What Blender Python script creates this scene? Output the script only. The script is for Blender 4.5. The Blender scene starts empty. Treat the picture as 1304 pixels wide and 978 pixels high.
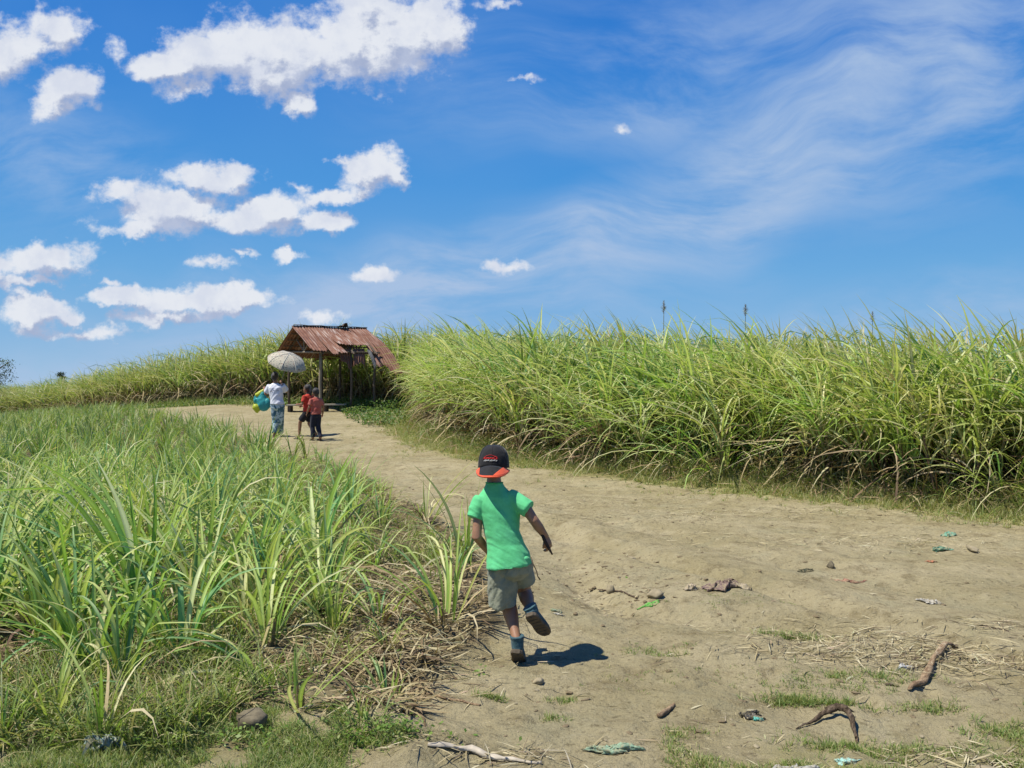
import bpy, bmesh, math, random
import numpy as np
from mathutils import Vector, Matrix, Quaternion, Euler

R = math.radians
random.seed(7)
rng = np.random.default_rng(11)
scene = bpy.context.scene
COL = scene.collection

# ------------------------------------------------------------------ camera, light, exposure
F, CX, CY, EYE = 1129.0, 652.0, 489.0, 1.46       # focal length in photo pixels, picture centre, eye height
cam_d = bpy.data.cameras.new('camera')
cam_d.sensor_width = 36.0
cam_d.lens = F / 1304.0 * 36.0
cam_d.clip_start = 0.05
cam_d.clip_end = 4000
cam = bpy.data.objects.new('camera', cam_d)
cam.location = (0, 0, EYE)
cam.rotation_euler = (R(90), 0, 0)
COL.objects.link(cam)
scene.camera = cam

SUN_DIR = Vector((-0.51, -0.13, 1.06)).normalized()      # towards the sun
sun_el = math.asin(SUN_DIR.z)
sun_az = math.atan2(SUN_DIR.x, SUN_DIR.y)
sd = bpy.data.lights.new('sun', 'SUN')
sd.energy = 4.9
sd.angle = R(0.53)
sd.color = (1.0, 0.94, 0.82)
sun = bpy.data.objects.new('sun', sd)
sun.rotation_euler = SUN_DIR.to_track_quat('Z', 'Y').to_euler()
sun.location = (-10, -5, 20)
COL.objects.link(sun)

scene.view_settings.view_transform = 'Standard'
scene.view_settings.look = 'None'
scene.view_settings.exposure = 0.38
scene.view_settings.gamma = 1.0
scene.view_settings.use_curve_mapping = False
scene.cycles.use_denoising = True
scene.cycles.max_bounces = 6
scene.cycles.transparent_max_bounces = 4
scene.cycles.diffuse_bounces = 3


class NT:
    """small node-tree writer"""
    def __init__(s, tree):
        s.t = tree
        s.n = tree.nodes
        s.l = tree.links

    def node(s, kind, **kw):
        nd = s.n.new(kind)
        for k, v in kw.items():
            setattr(nd, k, v)
        return nd

    def put(s, sock, v):
        if isinstance(v, bpy.types.NodeSocket):
            s.l.new(v, sock)
        elif v is not None:
            if isinstance(v, (tuple, list)) and len(v) == 3 and sock.type == 'RGBA':
                v = (*v, 1)
            sock.default_value = v

    def math(s, op, a, b=None, c=None, clamp=False):
        nd = s.node('ShaderNodeMath', operation=op)
        nd.use_clamp = clamp
        s.put(nd.inputs[0], a)
        if b is not None: s.put(nd.inputs[1], b)
        if c is not None: s.put(nd.inputs[2], c)
        return nd.outputs[0]

    def vmath(s, op, a, b=None, scale=None):
        nd = s.node('ShaderNodeVectorMath', operation=op)
        s.put(nd.inputs[0], a)
        if b is not None: s.put(nd.inputs[1], b)
        if scale is not None: s.put(nd.inputs['Scale'], scale)
        return nd.outputs['Value'] if op in ('LENGTH', 'DOT_PRODUCT') else nd.outputs[0]

    def mix(s, fac, a, b, blend='MIX'):
        nd = s.node('ShaderNodeMix', data_type='RGBA', blend_type=blend)
        s.put(nd.inputs[0], fac); s.put(nd.inputs[6], a); s.put(nd.inputs[7], b)
        return nd.outputs[2]

    def ramp(s, v, lo, hi, a=0.0, b=1.0, smooth=True):
        nd = s.node('ShaderNodeMapRange', interpolation_type='SMOOTHSTEP' if smooth else 'LINEAR')
        s.put(nd.inputs[0], v)
        nd.inputs[1].default_value = lo; nd.inputs[2].default_value = hi
        nd.inputs[3].default_value = a; nd.inputs[4].default_value = b
        return nd.outputs[0]

    flat = False

    def noise(s, vec, scale, detail=4, rough=0.55, dist=0.0, out=0):
        nd = s.node('ShaderNodeTexNoise')
        if s.flat: nd.noise_dimensions = '2D'
        if vec is not None: s.put(nd.inputs['Vector'], vec)
        nd.inputs['Scale'].default_value = scale
        nd.inputs['Detail'].default_value = detail
        nd.inputs['Roughness'].default_value = rough
        nd.inputs['Distortion'].default_value = dist
        return nd.outputs[out]

    def xyz(s, v):
        nd = s.node('ShaderNodeSeparateXYZ'); s.put(nd.inputs[0], v)
        return nd.outputs

    def comb(s, x, y, z=0.0):
        nd = s.node('ShaderNodeCombineXYZ')
        s.put(nd.inputs[0], x); s.put(nd.inputs[1], y); s.put(nd.inputs[2], z)
        return nd.outputs[0]


# ------------------------------------------------------------------ sky with clouds (by direction, at infinity)
def uv(px, py):
    return (px - CX) / F, (CY - py) / F

CUMULUS = [  # x, y, half width, half height (photo pixels), strength
    (215, 88, 60, 20, 1), (265, 66, 60, 40, 1), (345, 66, 80, 52, 1), (430, 58, 88, 54, 1), (505, 46, 80, 52, 1), (560, 40, 40, 46, 1),
    (382, 128, 22, 24, 1), (470, 14, 50, 30, 1), (240, 112, 42, 18, .55),
    (22, 66, 48, 42, .75), (78, 36, 34, 40, .62), (90, 108, 44, 30, .9), (60, 130, 34, 22, .6), (146, 74, 12, 14, .3),
    (178, 288, 52, 14, .85), (222, 266, 88, 32, 1), (262, 228, 64, 22, 1), (325, 275, 76, 28, 1), (410, 284, 44, 15, .95), (150, 244, 34, 16, .6),
    (474, 218, 38, 30, 1), (440, 203, 22, 7, .6), (422, 250, 44, 12, .7), (498, 226, 22, 18, .9), (385, 240, 22, 10, .6),
    (54, 330, 64, 27, .95), (-14, 340, 34, 20, .8), (45, 362, 54, 8, .6),
    (52, 394, 48, 19, 1), (90, 404, 24, 10, .8),
    (160, 380, 60, 13, .9), (235, 382, 80, 22, 1), (300, 382, 60, 15, .95), (215, 405, 70, 10, .7),
    (268, 336, 30, 10, .7), (312, 325, 20, 7, .6), (372, 328, 17, 8, .55), (480, 353, 30, 11, .62), (648, 340, 26, 8, .42), (640, 4, 22, 6, .36),
    (110, 424, 70, 10, .45), (400, 405, 60, 9, .4), (788, 166, 12, 6, .26), (660, 102, 18, 4, .24),
    (140, 360, 12, 5, .4),
]

def build_world():
    w = bpy.data.worlds.new('World')
    scene.world = w
    w.use_nodes = True
    t = NT(w.node_tree)
    t.flat = True
    t.n.clear()
    SK = 1 / .085 / 2 ** scene.view_settings.exposure      # picture value -> radiance before the background strength
    # cloud density group
    DAMP = 1.6
    g = bpy.data.node_groups.new('cloud_density', 'ShaderNodeTree')
    g.interface.new_socket('P', in_out='INPUT', socket_type='NodeSocketVector')
    g.interface.new_socket('D', in_out='OUTPUT', socket_type='NodeSocketFloat')
    q = NT(g)
    q.flat = True
    gi = q.node('NodeGroupInput'); go = q.node('NodeGroupOutput')
    P = gi.outputs[0]
    warp = q.vmath('SCALE', q.vmath('SUBTRACT', q.noise(P, 13, 3, .6, out=1), (.5, .5, .5)), scale=0.034)
    warp2 = q.vmath('SCALE', q.vmath('SUBTRACT', q.noise(P, 55, 3, .65, out=1), (.5, .5, .5)), scale=0.016)
    PW = q.vmath('ADD', q.vmath('ADD', P, warp), warp2)
    f = None
    for (x, y, rx, ry, s) in CUMULUS:
        cx, cy = uv(x, y)
        d = q.vmath('MULTIPLY', q.vmath('SUBTRACT', PW, (cx, cy, 0)), (F / rx / 1.17, F / ry / 1.17, 0))
        v = q.math('MULTIPLY_ADD', q.vmath('LENGTH', d), -1.0 * s, s)
        f = v if f is None else q.math('SMOOTH_MAX', f, v, 0.25)
    n = q.noise(q.vmath('MULTIPLY', P, (1, 1.25, 1)), 17, 9, .62)
    f2 = q.math('ADD', f, q.math('MULTIPLY', q.math('SUBTRACT', n, .53), DAMP))
    q.put(go.inputs[0], f2)

    tc = t.node('ShaderNodeTexCoord')
    x, y, z = t.xyz(tc.outputs['Generated'])
    ya = t.math('MAXIMUM', t.math('ABSOLUTE', y), .08)
    zc = t.math('MAXIMUM', z, 0.004)
    u = t.math('DIVIDE', x, ya); v = t.math('DIVIDE', zc, ya)
    P = t.comb(u, v, 0.0)
    def dens(vec):
        nd = t.node('ShaderNodeGroup'); nd.node_tree = g
        t.put(nd.inputs[0], vec)
        return nd.outputs[0]
    D0 = dens(P)
    D1 = dens(t.vmath('ADD', P, (-0.010, 0.020, 0)))
    lit = t.ramp(t.math('SUBTRACT', D0, D1), -.34, .14)
    alpha = t.ramp(D0, -.06, 0.42)
    thick = t.ramp(D0, .15, 1.1)
    sky = t.node('ShaderNodeTexSky', sky_type='NISHITA')
    sky.sun_disc = False
    sky.sun_elevation = sun_el
    sky.sun_rotation = sun_az % (2 * math.pi)
    sky.altitude = 100
    sky.air_density = 1.0
    sky.dust_density = 0.3
    sky.ozone_density = 3.0
    t.put(sky.inputs[0], t.vmath('NORMALIZE', t.comb(x, y, t.math('MAXIMUM', z, 0.06))))
    # deep tropical blue that pales towards the horizon, by the elevation of the ray
    el = t.math('MAXIMUM', z, 0.0)
    cr = t.node('ShaderNodeValToRGB')
    t.put(cr.inputs[0], el)
    stops = [(0.0, (160, 194, 224)), (.05, (128, 178, 223)), (.12, (100, 166, 222)), (.22, (56, 143, 218)), (.34, (32, 121, 210)), (.55, (20, 94, 190)), (1.0, (14, 70, 160))]
    e = cr.color_ramp.elements
    while len(e) < len(stops): e.new(.5)
    for q_, (p_, c_) in zip(e, stops):
        q_.position = p_
        q_.color = (*[SK * (v_ / 255) ** 2.2 for v_ in c_], 1)
    skyc = t.mix(.90, sky.outputs[0], cr.outputs[0])
    skyc = t.mix(t.math('MULTIPLY', t.ramp(t.noise(P, 1.3, 4, .55), .35, .7), .22), skyc, (SK * .17, SK * .38, SK * .74))
    # high thin cirrus, wind-drawn streaks
    def rot(vec, deg, sx, sy, off=(0, 0, 0)):
        m = t.node('ShaderNodeMapping')
        t.put(m.inputs['Vector'], vec)
        m.inputs['Rotation'].default_value = (0, 0, R(deg))
        m.inputs['Scale'].default_value = (sx, sy, 1)
        m.inputs['Location'].default_value = off
        return m.outputs[0]
    Pw = t.vmath('ADD', P, t.vmath('SCALE', t.vmath('SUBTRACT', t.noise(P, 3.0, 2, .5, out=1), (.5, .5, .5)), scale=.16))
    s1 = t.noise(rot(Pw, -15, 1.0, 4.2), 4.2, 7, .60)
    s2 = t.noise(rot(Pw, -30, 1.0, 3.6, (3, 1, 0)), 3.6, 7, .60)
    s3 = t.noise(rot(Pw, 4, 1.4, 5.0, (1, 4, 0)), 4.2, 6, .6)
    def band(px, py, rx, ry, deg, k=1.0):
        cx, cy = uv(px, py)
        d = t.vmath('SUBTRACT', Pw, (cx, cy, 0))
        m = t.node('ShaderNodeVectorRotate', rotation_type='Z_AXIS')
        t.put(m.inputs['Vector'], d); m.inputs['Angle'].default_value = R(-deg)
        L = t.vmath('LENGTH', t.vmath('MULTIPLY', m.outputs[0], (F / rx, F / ry, 0)))
        return t.math('MULTIPLY', t.ramp(L, 1.0, 0.0), k)
    b1 = t.math('MAXIMUM', band(650, 335, 560, 85, 13, 1.1), band(900, 262, 420, 85, 14, .95))
    b2 = t.math('MAXIMUM', band(1000, 160, 420, 150, 32, 1.0), band(860, 80, 520, 150, 8, .85))
    b3 = t.math('MAXIMUM', band(480, 385, 620, 110, 5, 1.0), band(90, 220, 320, 110, -18, .65))
    b3 = t.math('MAXIMUM', b3, band(1230, 130, 340, 210, 20, .8))
    b3 = t.math('MAXIMUM', b3, band(1150, 400, 420, 70, 8, .8))
    b3 = t.math('MAXIMUM', b3, band(520, 400, 560, 60, 2, .9))
    b3 = t.math('MAXIMUM', b3, band(80, 450, 360, 60, 0, .9))
    c1 = t.math('MULTIPLY', b1, t.ramp(s1, .22, .68))
    c2 = t.math('MULTIPLY', b2, t.ramp(s2, .28, .76))
    c3 = t.math('MULTIPLY', b3, t.ramp(s3, .26, .78))
    ci = t.math('ADD', t.math('ADD', c1, c2), c3, clamp=True)
    ci = t.math('MULTIPLY', ci, .90)
    k = SK * .95      # cloud radiance in the units of the sky texture (before the background strength)
    cirr = t.mix(ci, skyc, (k * .43, k * .57, k * .80))
    shade = t.mix(lit, (k * .40, k * .47, k * .66), (k * .84, k * .87, k * .93))
    core = t.noise(P, 22, 5, .6)
    shade = t.mix(t.math('MULTIPLY', t.ramp(core, .38, .72), .5), shade, (k * .60, k * .66, k * .82))
    alpha = t.math('MULTIPLY', alpha, .97)
    out = t.mix(alpha, cirr, shade)
    bg = t.node('ShaderNodeBackground')
    t.put(bg.inputs[0], out)
    bg.inputs[1].default_value = 0.085
    o = t.node('ShaderNodeOutputWorld')
    t.l.new(bg.outputs[0], o.inputs[0])
    w.cycles.sampling_method = 'MANUAL'
    w.cycles.sample_map_resolution = 512

build_world()

# ------------------------------------------------------------------ numpy noise and terrain
_tab = np.random.default_rng(3).random((256, 256))

def vnoise(x, y):
    xi = np.floor(x).astype(int); yi = np.floor(y).astype(int)
    fx = x - xi; fy = y - yi
    fx = fx * fx * (3 - 2 * fx); fy = fy * fy * (3 - 2 * fy)
    a = _tab[xi & 255, yi & 255]; b = _tab[(xi + 1) & 255, yi & 255]
    c = _tab[xi & 255, (yi + 1) & 255]; d = _tab[(xi + 1) & 255, (yi + 1) & 255]
    return (a * (1 - fx) + b * fx) * (1 - fy) + (c * (1 - fx) + d * fx) * fy

def fbm(x, y, o=4, s=1.0):
    r = 0; a = 1; t = 0
    for i in range(o):
        r = r + a * vnoise(x * s + 17.3 * i, y * s - 9.1 * i); t += a
        a *= .5; s *= 2.03
    return r / t

def sstep(a, b, x):
    t = np.clip((x - a) / (b - a), 0, 1)
    return t * t * (3 - 2 * t)

KY = [0, 8, 12, 16, 20, 24, 28, 33, 40, 60, 100, 1500]
KZ = [0, 0, .03, .07, .18, .35, .56, .75, .85, .85, 0.0, -30]

def smooth_y(y):
    return (np.interp(y - .9, KY, KZ) + np.interp(y, KY, KZ) * 2 + np.interp(y + .9, KY, KZ)) / 4

def base_h(x, y):
    return smooth_y(y) - 1.4 * sstep(8, 29, -x) * sstep(8, 26, y)

def pg(px, py):
    """photo pixel -> ground point on the smooth terrain"""
    y = 10.0
    for _ in range(40):
        z = float(base_h(np.array((px - CX) / F * y), np.array(y)))
        yn = (EYE - z) * F / max(py - CY, 4)
        y = .5 * y + .5 * yn
    return (px - CX) / F * y, y

def seg_d(x, y, pts):
    d = np.full(np.shape(x), 1e9)
    for (ax, ay), (bx, by) in zip(pts[:-1], pts[1:]):
        vx, vy = bx - ax, by - ay
        t = np.clip(((x - ax) * vx + (y - ay) * vy) / (vx * vx + vy * vy), 0, 1)
        d = np.minimum(d, np.hypot(x - ax - t * vx, y - ay - t * vy))
    return d

# tracks, gully and humps of the path, as world polylines
RUT1 = [pg(705, 662), pg(722, 700), pg(742, 742), pg(800, 772), pg(905, 792), pg(1060, 800)]
RUT2 = [pg(470, 590), pg(600, 612), pg(760, 655), pg(950, 705), pg(1200, 760), pg(1400, 800)]
RUT3 = [pg(400, 577), pg(520, 612), pg(640, 660), pg(690, 700)]
MID = [pg(640, 622), pg(760, 632), pg(900, 655), pg(1100, 700), pg(1304, 740)]
RUT4 = [pg(600, 632), pg(760, 690), pg(930, 740), pg(1150, 800), pg(1330, 850)]
RUT5 = [pg(690, 700), pg(800, 800), pg(960, 880), pg(1200, 978)]
_fr = np.random.default_rng(77)
FOOT = []
for _i in range(46):
    _y = 3.6 + 5.5 * _fr.random() ** 1.2
    _x = -.1 + _fr.random() * (_y * .5)
    FOOT.append((_x, _y, _fr.uniform(-.9, .5), _fr.uniform(.008, .016), _fr.uniform(.8, 1.2)))
HUMP = [pg(560, 850), pg(640, 856), pg(700, 850)]

def relief(x, y):
    x = np.asarray(x, float); y = np.asarray(y, float)
    near = 1 - sstep(20, 45, y)
    h = base_h(x, y)
    h = h + near * (.075 * (fbm(x, y, 3, .55) - .5) + .036 * (fbm(x + 40, y, 4, 2.2) - .5) + .042 * (fbm(x, y + 70, 3, 8.0) - .5) * (.4 + 1.2 * fbm(x + 3, y, 2, .8)))
    pw = path_w(x, y)
    h = h - .070 * np.exp(-(seg_d(x, y, RUT1) / .17) ** 2) - .045 * np.exp(-(seg_d(x, y, RUT2) / .22) ** 2)
    h = h - .03 * np.exp(-(seg_d(x, y, RUT3) / .22) ** 2) + .035 * np.exp(-(seg_d(x, y, HUMP) / .26) ** 2)
    h = h - .055 * np.exp(-(seg_d(x, y, RUT4) / .13) ** 2) + .015 * np.exp(-((seg_d(x, y, RUT4) - .24) / .09) ** 2) - .022 * np.exp(-(seg_d(x, y, RUT5) / .12) ** 2)
    if x.size > 1000:
        dent = np.zeros_like(h)
        for fx_, fy_, fa_, fd_, fs_ in FOOT:
            m_ = (np.abs(x - fx_) < .3) & (np.abs(y - fy_) < .3)
            if m_.any():
                u_ = (x[m_] - fx_) * math.cos(fa_) + (y[m_] - fy_) * math.sin(fa_); v_ = -(x[m_] - fx_) * math.sin(fa_) + (y[m_] - fy_) * math.cos(fa_)
                rr_ = np.sqrt((u_ / (.045 * fs_)) ** 2 + (v_ / (.115 * fs_)) ** 2)
                dent[m_] += -fd_ * sstep(1.15, .75, rr_) + fd_ * .5 * np.exp(-((rr_ - 1.25) / .18) ** 2)
        h = h + dent
    h = h + (1 - pw) * near * (.05 + .05 * (fbm(x, y, 3, 3.1) - .4))
    return h

# the packed spot the boy runs over is level with the track
_bx, _by = pg(660, 843)
def H(x, y):
    x = np.asarray(x, float); y = np.asarray(y, float)
    return relief(x, y) - BOY_Z * np.exp(-(((x - _bx) / .55) ** 2 + ((y - _by) / .55) ** 2))

# left edge of the path (right edge of the young cane patch): X as a function of Y
LE_Y = [0, 3.4, 4.0, 5.3, 6.5, 7.8, 9.5, 12.5, 16, 20, 24, 28, 33, 40, 60]
LE_X = [-.2, -.45, -.55, -.28, -.32, -.48, -.95, -2.0, -3.6, -6.2, -8.8, -11.2, -15, -21, -38]
# front edge of the tall cane on the right
RC = [(40, -14), (12.0, 3.2), (7.6, 7.6), (5.9, 10.0), (4.4, 11.4), (2.5, 13.6), (0.1, 16.7), (-1.3, 20.2), (-2.2, 24.2), (-2.2, 27.5), (-2.0, 31.0), (-6.5, 33.0)]
# front edge of the tall cane behind the shed and to the far left
FC = [(-3.0, 31.0), (-6.5, 32.6), (-9.6, 33.6), (-14.2, 37), (-20, 42), (-30, 51), (-46, 66)]

def le(y):
    return np.interp(y, LE_Y, LE_X)

_rcx = np.array([p[0] for p in RC[:-1]])[::-1]; _rcy = np.array([p[1] for p in RC[:-1]])[::-1]

def rcx(y):
    """X of the right cane edge at Y"""
    yy = np.array([p[1] for p in RC[:-1]]); xx = np.array([p[0] for p in RC[:-1]])
    return np.interp(y, yy, xx)

def path_w(x, y):
    """1 on the bare path, 0 off it, wobbly edges"""
    wob = (fbm(x + 5, y + 9, 4, 1.6) - .5) * .7
    l = sstep(-.12, .30, x - le(y) + wob * .8)
    r = sstep(0.35, 1.15, rcx(y) - x + wob)
    far = sstep(0.3, 1.2, -((y - np.interp(-x, [3, 6.5, 9.6, 14.2, 20, 30, 46], [31, 32.6, 33.6, 37, 42, 51, 66]))) + wob)
    return l * r * np.where(x < -3, far, 1)

BOY_Z = float(relief(np.array(_bx), np.array(_by)))

def on(x, y, dz=0.0):
    return Vector((x, y, float(H(x, y)) + dz))

# ------------------------------------------------------------------ object helpers
def setp(o, label=None, cat=None, group=None, kind=None):
    if label: o['label'] = label
    if cat: o['category'] = cat
    if group: o['group'] = group
    if kind: o['kind'] = kind
    return o

def wl(o):
    p = Vector(o.location)
    while o.parent is not None:
        o = o.parent
        p += Vector(o.location)
    return p

def link(name, me, mats, parent=None, loc=None):
    for m in (mats if isinstance(mats, (list, tuple)) else [mats]):
        me.materials.append(m)
    o = bpy.data.objects.new(name, me)
    COL.objects.link(o)
    if parent is not None: o.parent = parent
    if loc is not None: o.location = loc
    return o

def empty(name, loc, **kw):
    o = bpy.data.objects.new(name, None)
    o.empty_display_size = .1
    o.location = loc
    COL.objects.link(o)
    setp(o, **kw)
    return o

def smooth_mesh(me, on_=True):
    me.polygons.foreach_set('use_smooth', np.full(len(me.polygons), on_))

def np_mesh(name, V, Q, C=None, smooth=True):
    """V (n,3), Q (m,4) quads, C (n,3) vertex colours"""
    me = bpy.data.meshes.new(name)
    me.vertices.add(len(V)); me.vertices.foreach_set('co', np.asarray(V, np.float32).ravel())
    me.loops.add(len(Q) * 4); me.loops.foreach_set('vertex_index', np.asarray(Q, np.int32).ravel())
    me.polygons.add(len(Q)); me.polygons.foreach_set('loop_start', np.arange(len(Q), dtype=np.int32) * 4)
    if smooth: me.polygons.foreach_set('use_smooth', np.ones(len(Q), bool))
    if C is not None:
        a = me.color_attributes.new('Col', 'FLOAT_COLOR', 'POINT')
        a.data.foreach_set('color', np.concatenate([C, np.ones((len(C), 1))], 1).astype(np.float32).ravel())
    me.update(calc_edges=True)
    return me

class Soup:
    """collects quads for one mesh"""
    def __init__(s): s.V = []; s.Q = []; s.C = []; s.n = 0
    def add(s, V, Q, C):
        s.V.append(V); s.Q.append(Q + s.n); s.C.append(C); s.n += len(V)
    def arrays(s): return np.concatenate(s.V), np.concatenate(s.Q), np.concatenate(s.C)
    def mesh(s, name, origin=(0, 0, 0)):
        V, Q, C = s.arrays()
        return np_mesh(name, V - np.array(origin), Q, C)
    def spread(s, other, xs, ys, zs, rz, sc, tint=None):
        """copies of another soup's arrays at many places"""
        V, Q, C = other
        c, n = np.cos(rz)[:, None], np.sin(rz)[:, None]
        X = (V[None, :, 0] * c - V[None, :, 1] * n) * sc[:, None] + xs[:, None]
        Y = (V[None, :, 0] * n + V[None, :, 1] * c) * sc[:, None] + ys[:, None]
        Z = V[None, :, 2] * sc[:, None] + zs[:, None]
        VV = np.stack([X, Y, Z], -1).reshape(-1, 3)
        QQ = (Q[None] + (np.arange(len(xs)) * len(V))[:, None, None]).reshape(-1, 4)
        t = np.ones(len(xs)) if tint is None else tint
        if t.ndim == 1: t = t[:, None] * np.ones(3)
        CC = np.clip(C[None] * t[:, None, :], 0, 1).reshape(-1, 3)
        s.add(VV, QQ, CC)

def blades(S, base, az, L, W, th0, droop, segs, col, tip, fold=False, wind=(0, 0), rg=rng, kink=None, power=1.4):
    """long leaf blades: base (n,3); angles in radians; col and tip (n,3)"""
    n = len(L)
    k = segs + 1
    t = np.linspace(0, 1, k)[None]
    th = th0[:, None] - droop[:, None] * t ** power
    if kink is not None:
        th = th - (t > kink[:, None]) * .9
    azz = az[:, None] + (rg.normal(0, .22, n)[:, None]) * t
    st = (L / segs)[:, None]
    dx = np.cos(th) * np.cos(azz) * st; dy = np.cos(th) * np.sin(azz) * st; dz = np.sin(th) * st
    z0 = np.zeros((n, 1))
    def cum(d): return np.concatenate([z0, np.cumsum((d[:, 1:] + d[:, :-1]) / 2, 1)], 1)
    w2 = (t ** 2) * L[:, None]
    X = base[:, 0:1] + cum(dx) + wind[0] * w2
    Y = base[:, 1:2] + cum(dy) + wind[1] * w2
    Z = base[:, 2:3] + cum(dz)
    roll = rg.normal(0, .35, n)[:, None] + rg.normal(0, .5, n)[:, None] * t
    sx, sy = -np.sin(azz), np.cos(azz)
    nx, ny, nz = -np.sin(th) * np.cos(azz), -np.sin(th) * np.sin(azz), np.cos(th)
    SX = sx * np.cos(roll) + nx * np.sin(roll); SY = sy * np.cos(roll) + ny * np.sin(roll); SZ = nz * np.sin(roll)
    w = W[:, None] * .5 * np.clip(.5 + 2.5 * t, 0, 1) * np.clip(1 - t ** 2.6, .03, 1)
    A = np.stack([X - SX * w, Y - SY * w, Z - SZ * w], -1)
    B = np.stack([X + SX * w, Y + SY * w, Z + SZ * w], -1)
    tc = t[..., None] ** 2.2
    C = col[:, None] * (1 - tc) + tip[:, None] * tc
    if fold:
        NX = nx * np.cos(roll) - sx * np.sin(roll); NY = ny * np.cos(roll) - sy * np.sin(roll); NZ = nz * np.cos(roll)
        M = np.stack([X - NX * w * .45, Y - NY * w * .45, Z - NZ * w * .45], -1)
        V = np.stack([A, M, B], 2)                       # n,k,3,3
        Cm = np.clip(C * 1.45 + .03, 0, 1)
        CC = np.stack([C, Cm, C], 2)
        idx = np.arange(n * k * 3).reshape(n, k, 3)
        q1 = np.stack([idx[:, :-1, 0], idx[:, :-1, 1], idx[:, 1:, 1], idx[:, 1:, 0]], -1)
        q2 = np.stack([idx[:, :-1, 1], idx[:, :-1, 2], idx[:, 1:, 2], idx[:, 1:, 1]], -1)
        Q = np.concatenate([q1.reshape(-1, 4), q2.reshape(-1, 4)])
    else:
        V = np.stack([A, B], 2)
        CC = np.stack([C, C], 2)
        idx = np.arange(n * k * 2).reshape(n, k, 2)
        Q = np.stack([idx[:, :-1, 0], idx[:, :-1, 1], idx[:, 1:, 1], idx[:, 1:, 0]], -1).reshape(-1, 4)
    S.add(V.reshape(-1, 3), Q, CC.reshape(-1, 3))

def stalk(S, p0, p1, r0, r1, col, sides=5, rings=2, bow=0.0):
    p0 = np.array(p0, float); p1 = np.array(p1, float)
    t = np.linspace(0, 1, rings + 1)
    a = np.arange(sides) / sides * 2 * np.pi
    c = p0 + (p1 - p0) * t[:, None]
    c[:, 0] += bow * np.sin(t * np.pi)
    r = r0 + (r1 - r0) * t
    V = np.stack([c[:, None, 0] + np.cos(a) * r[:, None], c[:, None, 1] + np.sin(a) * r[:, None], c[:, None, 2] + a * 0], -1)
    idx = np.arange((rings + 1) * sides).reshape(rings + 1, sides)
    nx = np.roll(idx, -1, 1)
    Q = np.stack([idx[:-1], nx[:-1], nx[1:], idx[1:]], -1).reshape(-1, 4)
    C = np.tile(np.array(col), (V.shape[0] * V.shape[1], 1))
    S.add(V.reshape(-1, 3), Q, C)

# ------------------------------------------------------------------ materials
def mat(name):
    m = bpy.data.materials.new(name)
    m.use_nodes = True
    t = NT(m.node_tree)
    t.n.clear()
    return m, t

def finish(t, shader):
    o = t.node('ShaderNodeOutputMaterial')
    t.l.new(shader, o.inputs[0])

def principled(t, col, rough=.7, spec=.3, normal=None, metal=0.0, sheen=0.0):
    p = t.node('ShaderNodeBsdfPrincipled')
    t.put(p.inputs['Base Color'], col)
    t.put(p.inputs['Roughness'], rough)
    p.inputs['Specular IOR Level'].default_value = spec
    p.inputs['Metallic'].default_value = metal
    if sheen: p.inputs['Sheen Weight'].default_value = sheen
    if normal is not None: t.put(p.inputs['Normal'], normal)
    return p.outputs[0]

def bump(t, h, strength=.5, dist=.01, normal=None):
    b = t.node('ShaderNodeBump')
    b.inputs['Strength'].default_value = strength
    b.inputs['Distance'].default_value = dist
    t.put(b.inputs['Height'], h)
    if normal is not None: t.put(b.inputs['Normal'], normal)
    return b.outputs[0]

def leaf_mat(name, trans=.35, var=.16, rough=.5):
    m, t = mat(name)
    a = t.node('ShaderNodeAttribute', attribute_name='Col').outputs['Color']
    oi = t.node('ShaderNodeObjectInfo').outputs['Random']
    tc = t.node('ShaderNodeTexCoord').outputs['Object']
    n = t.noise(tc, 9, 3, .6)
    hs = t.node('ShaderNodeHueSaturation')
    t.put(hs.inputs['Hue'], t.math('MULTIPLY_ADD', t.math('SUBTRACT', oi, .5), .035, .5))
    t.put(hs.inputs['Saturation'], t.math('MULTIPLY_ADD', n, -.35, 1.15))
    t.put(hs.inputs['Value'], t.math('ADD', t.math('MULTIPLY_ADD', oi, var, 1 - var * .5), t.math('MULTIPLY', t.math('SUBTRACT', n, .5), .5)))
    t.put(hs.inputs['Color'], a)
    c = hs.outputs[0]
    p = principled(t, c, rough, .35)
    tr = t.node('ShaderNodeBsdfTranslucent')
    t.put(tr.inputs[0], t.mix(1.0, c, (1.25, 1.3, .75), 'MULTIPLY'))
    mx = t.node('ShaderNodeMixShader')
    mx.inputs[0].default_value = trans
    t.l.new(p, mx.inputs[1]); t.l.new(tr.outputs[0], mx.inputs[2])
    finish(t, mx.outputs[0])
    return m

M_LEAF = leaf_mat('cane_leaf')
M_DRY = leaf_mat('dry_leaf', trans=.18, rough=.75)

def cloth_mat(name, col, col2=None, scale=30, rough=.85, spec=.15, bmp=.3, extra=None):
    m, t = mat(name)
    tc = t.node('ShaderNodeTexCoord').outputs['Object']
    n = t.noise(tc, scale, 5, .6)
    c = t.mix(t.ramp(n, .35, .68), col, col2 or tuple(x * .8 for x in col))
    if extra: c = extra(t, tc, c)
    nm = bump(t, t.noise(tc, scale * 1.3, 4, .55), bmp, .012)
    finish(t, principled(t, c, rough, spec, nm, sheen=.15))
    return m

def plain_mat(name, col, rough=.6, spec=.3, var=.25, scale=25, bmp=.2):
    m, t = mat(name)
    tc = t.node('ShaderNodeTexCoord').outputs['Object']
    n = t.noise(tc, scale, 5, .6)
    c = t.mix(t.ramp(n, .3, .7), col, tuple(x * (1 - var) for x in col))
    finish(t, principled(t, c, rough, spec, bump(t, n, bmp, .01)))
    return m

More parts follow.
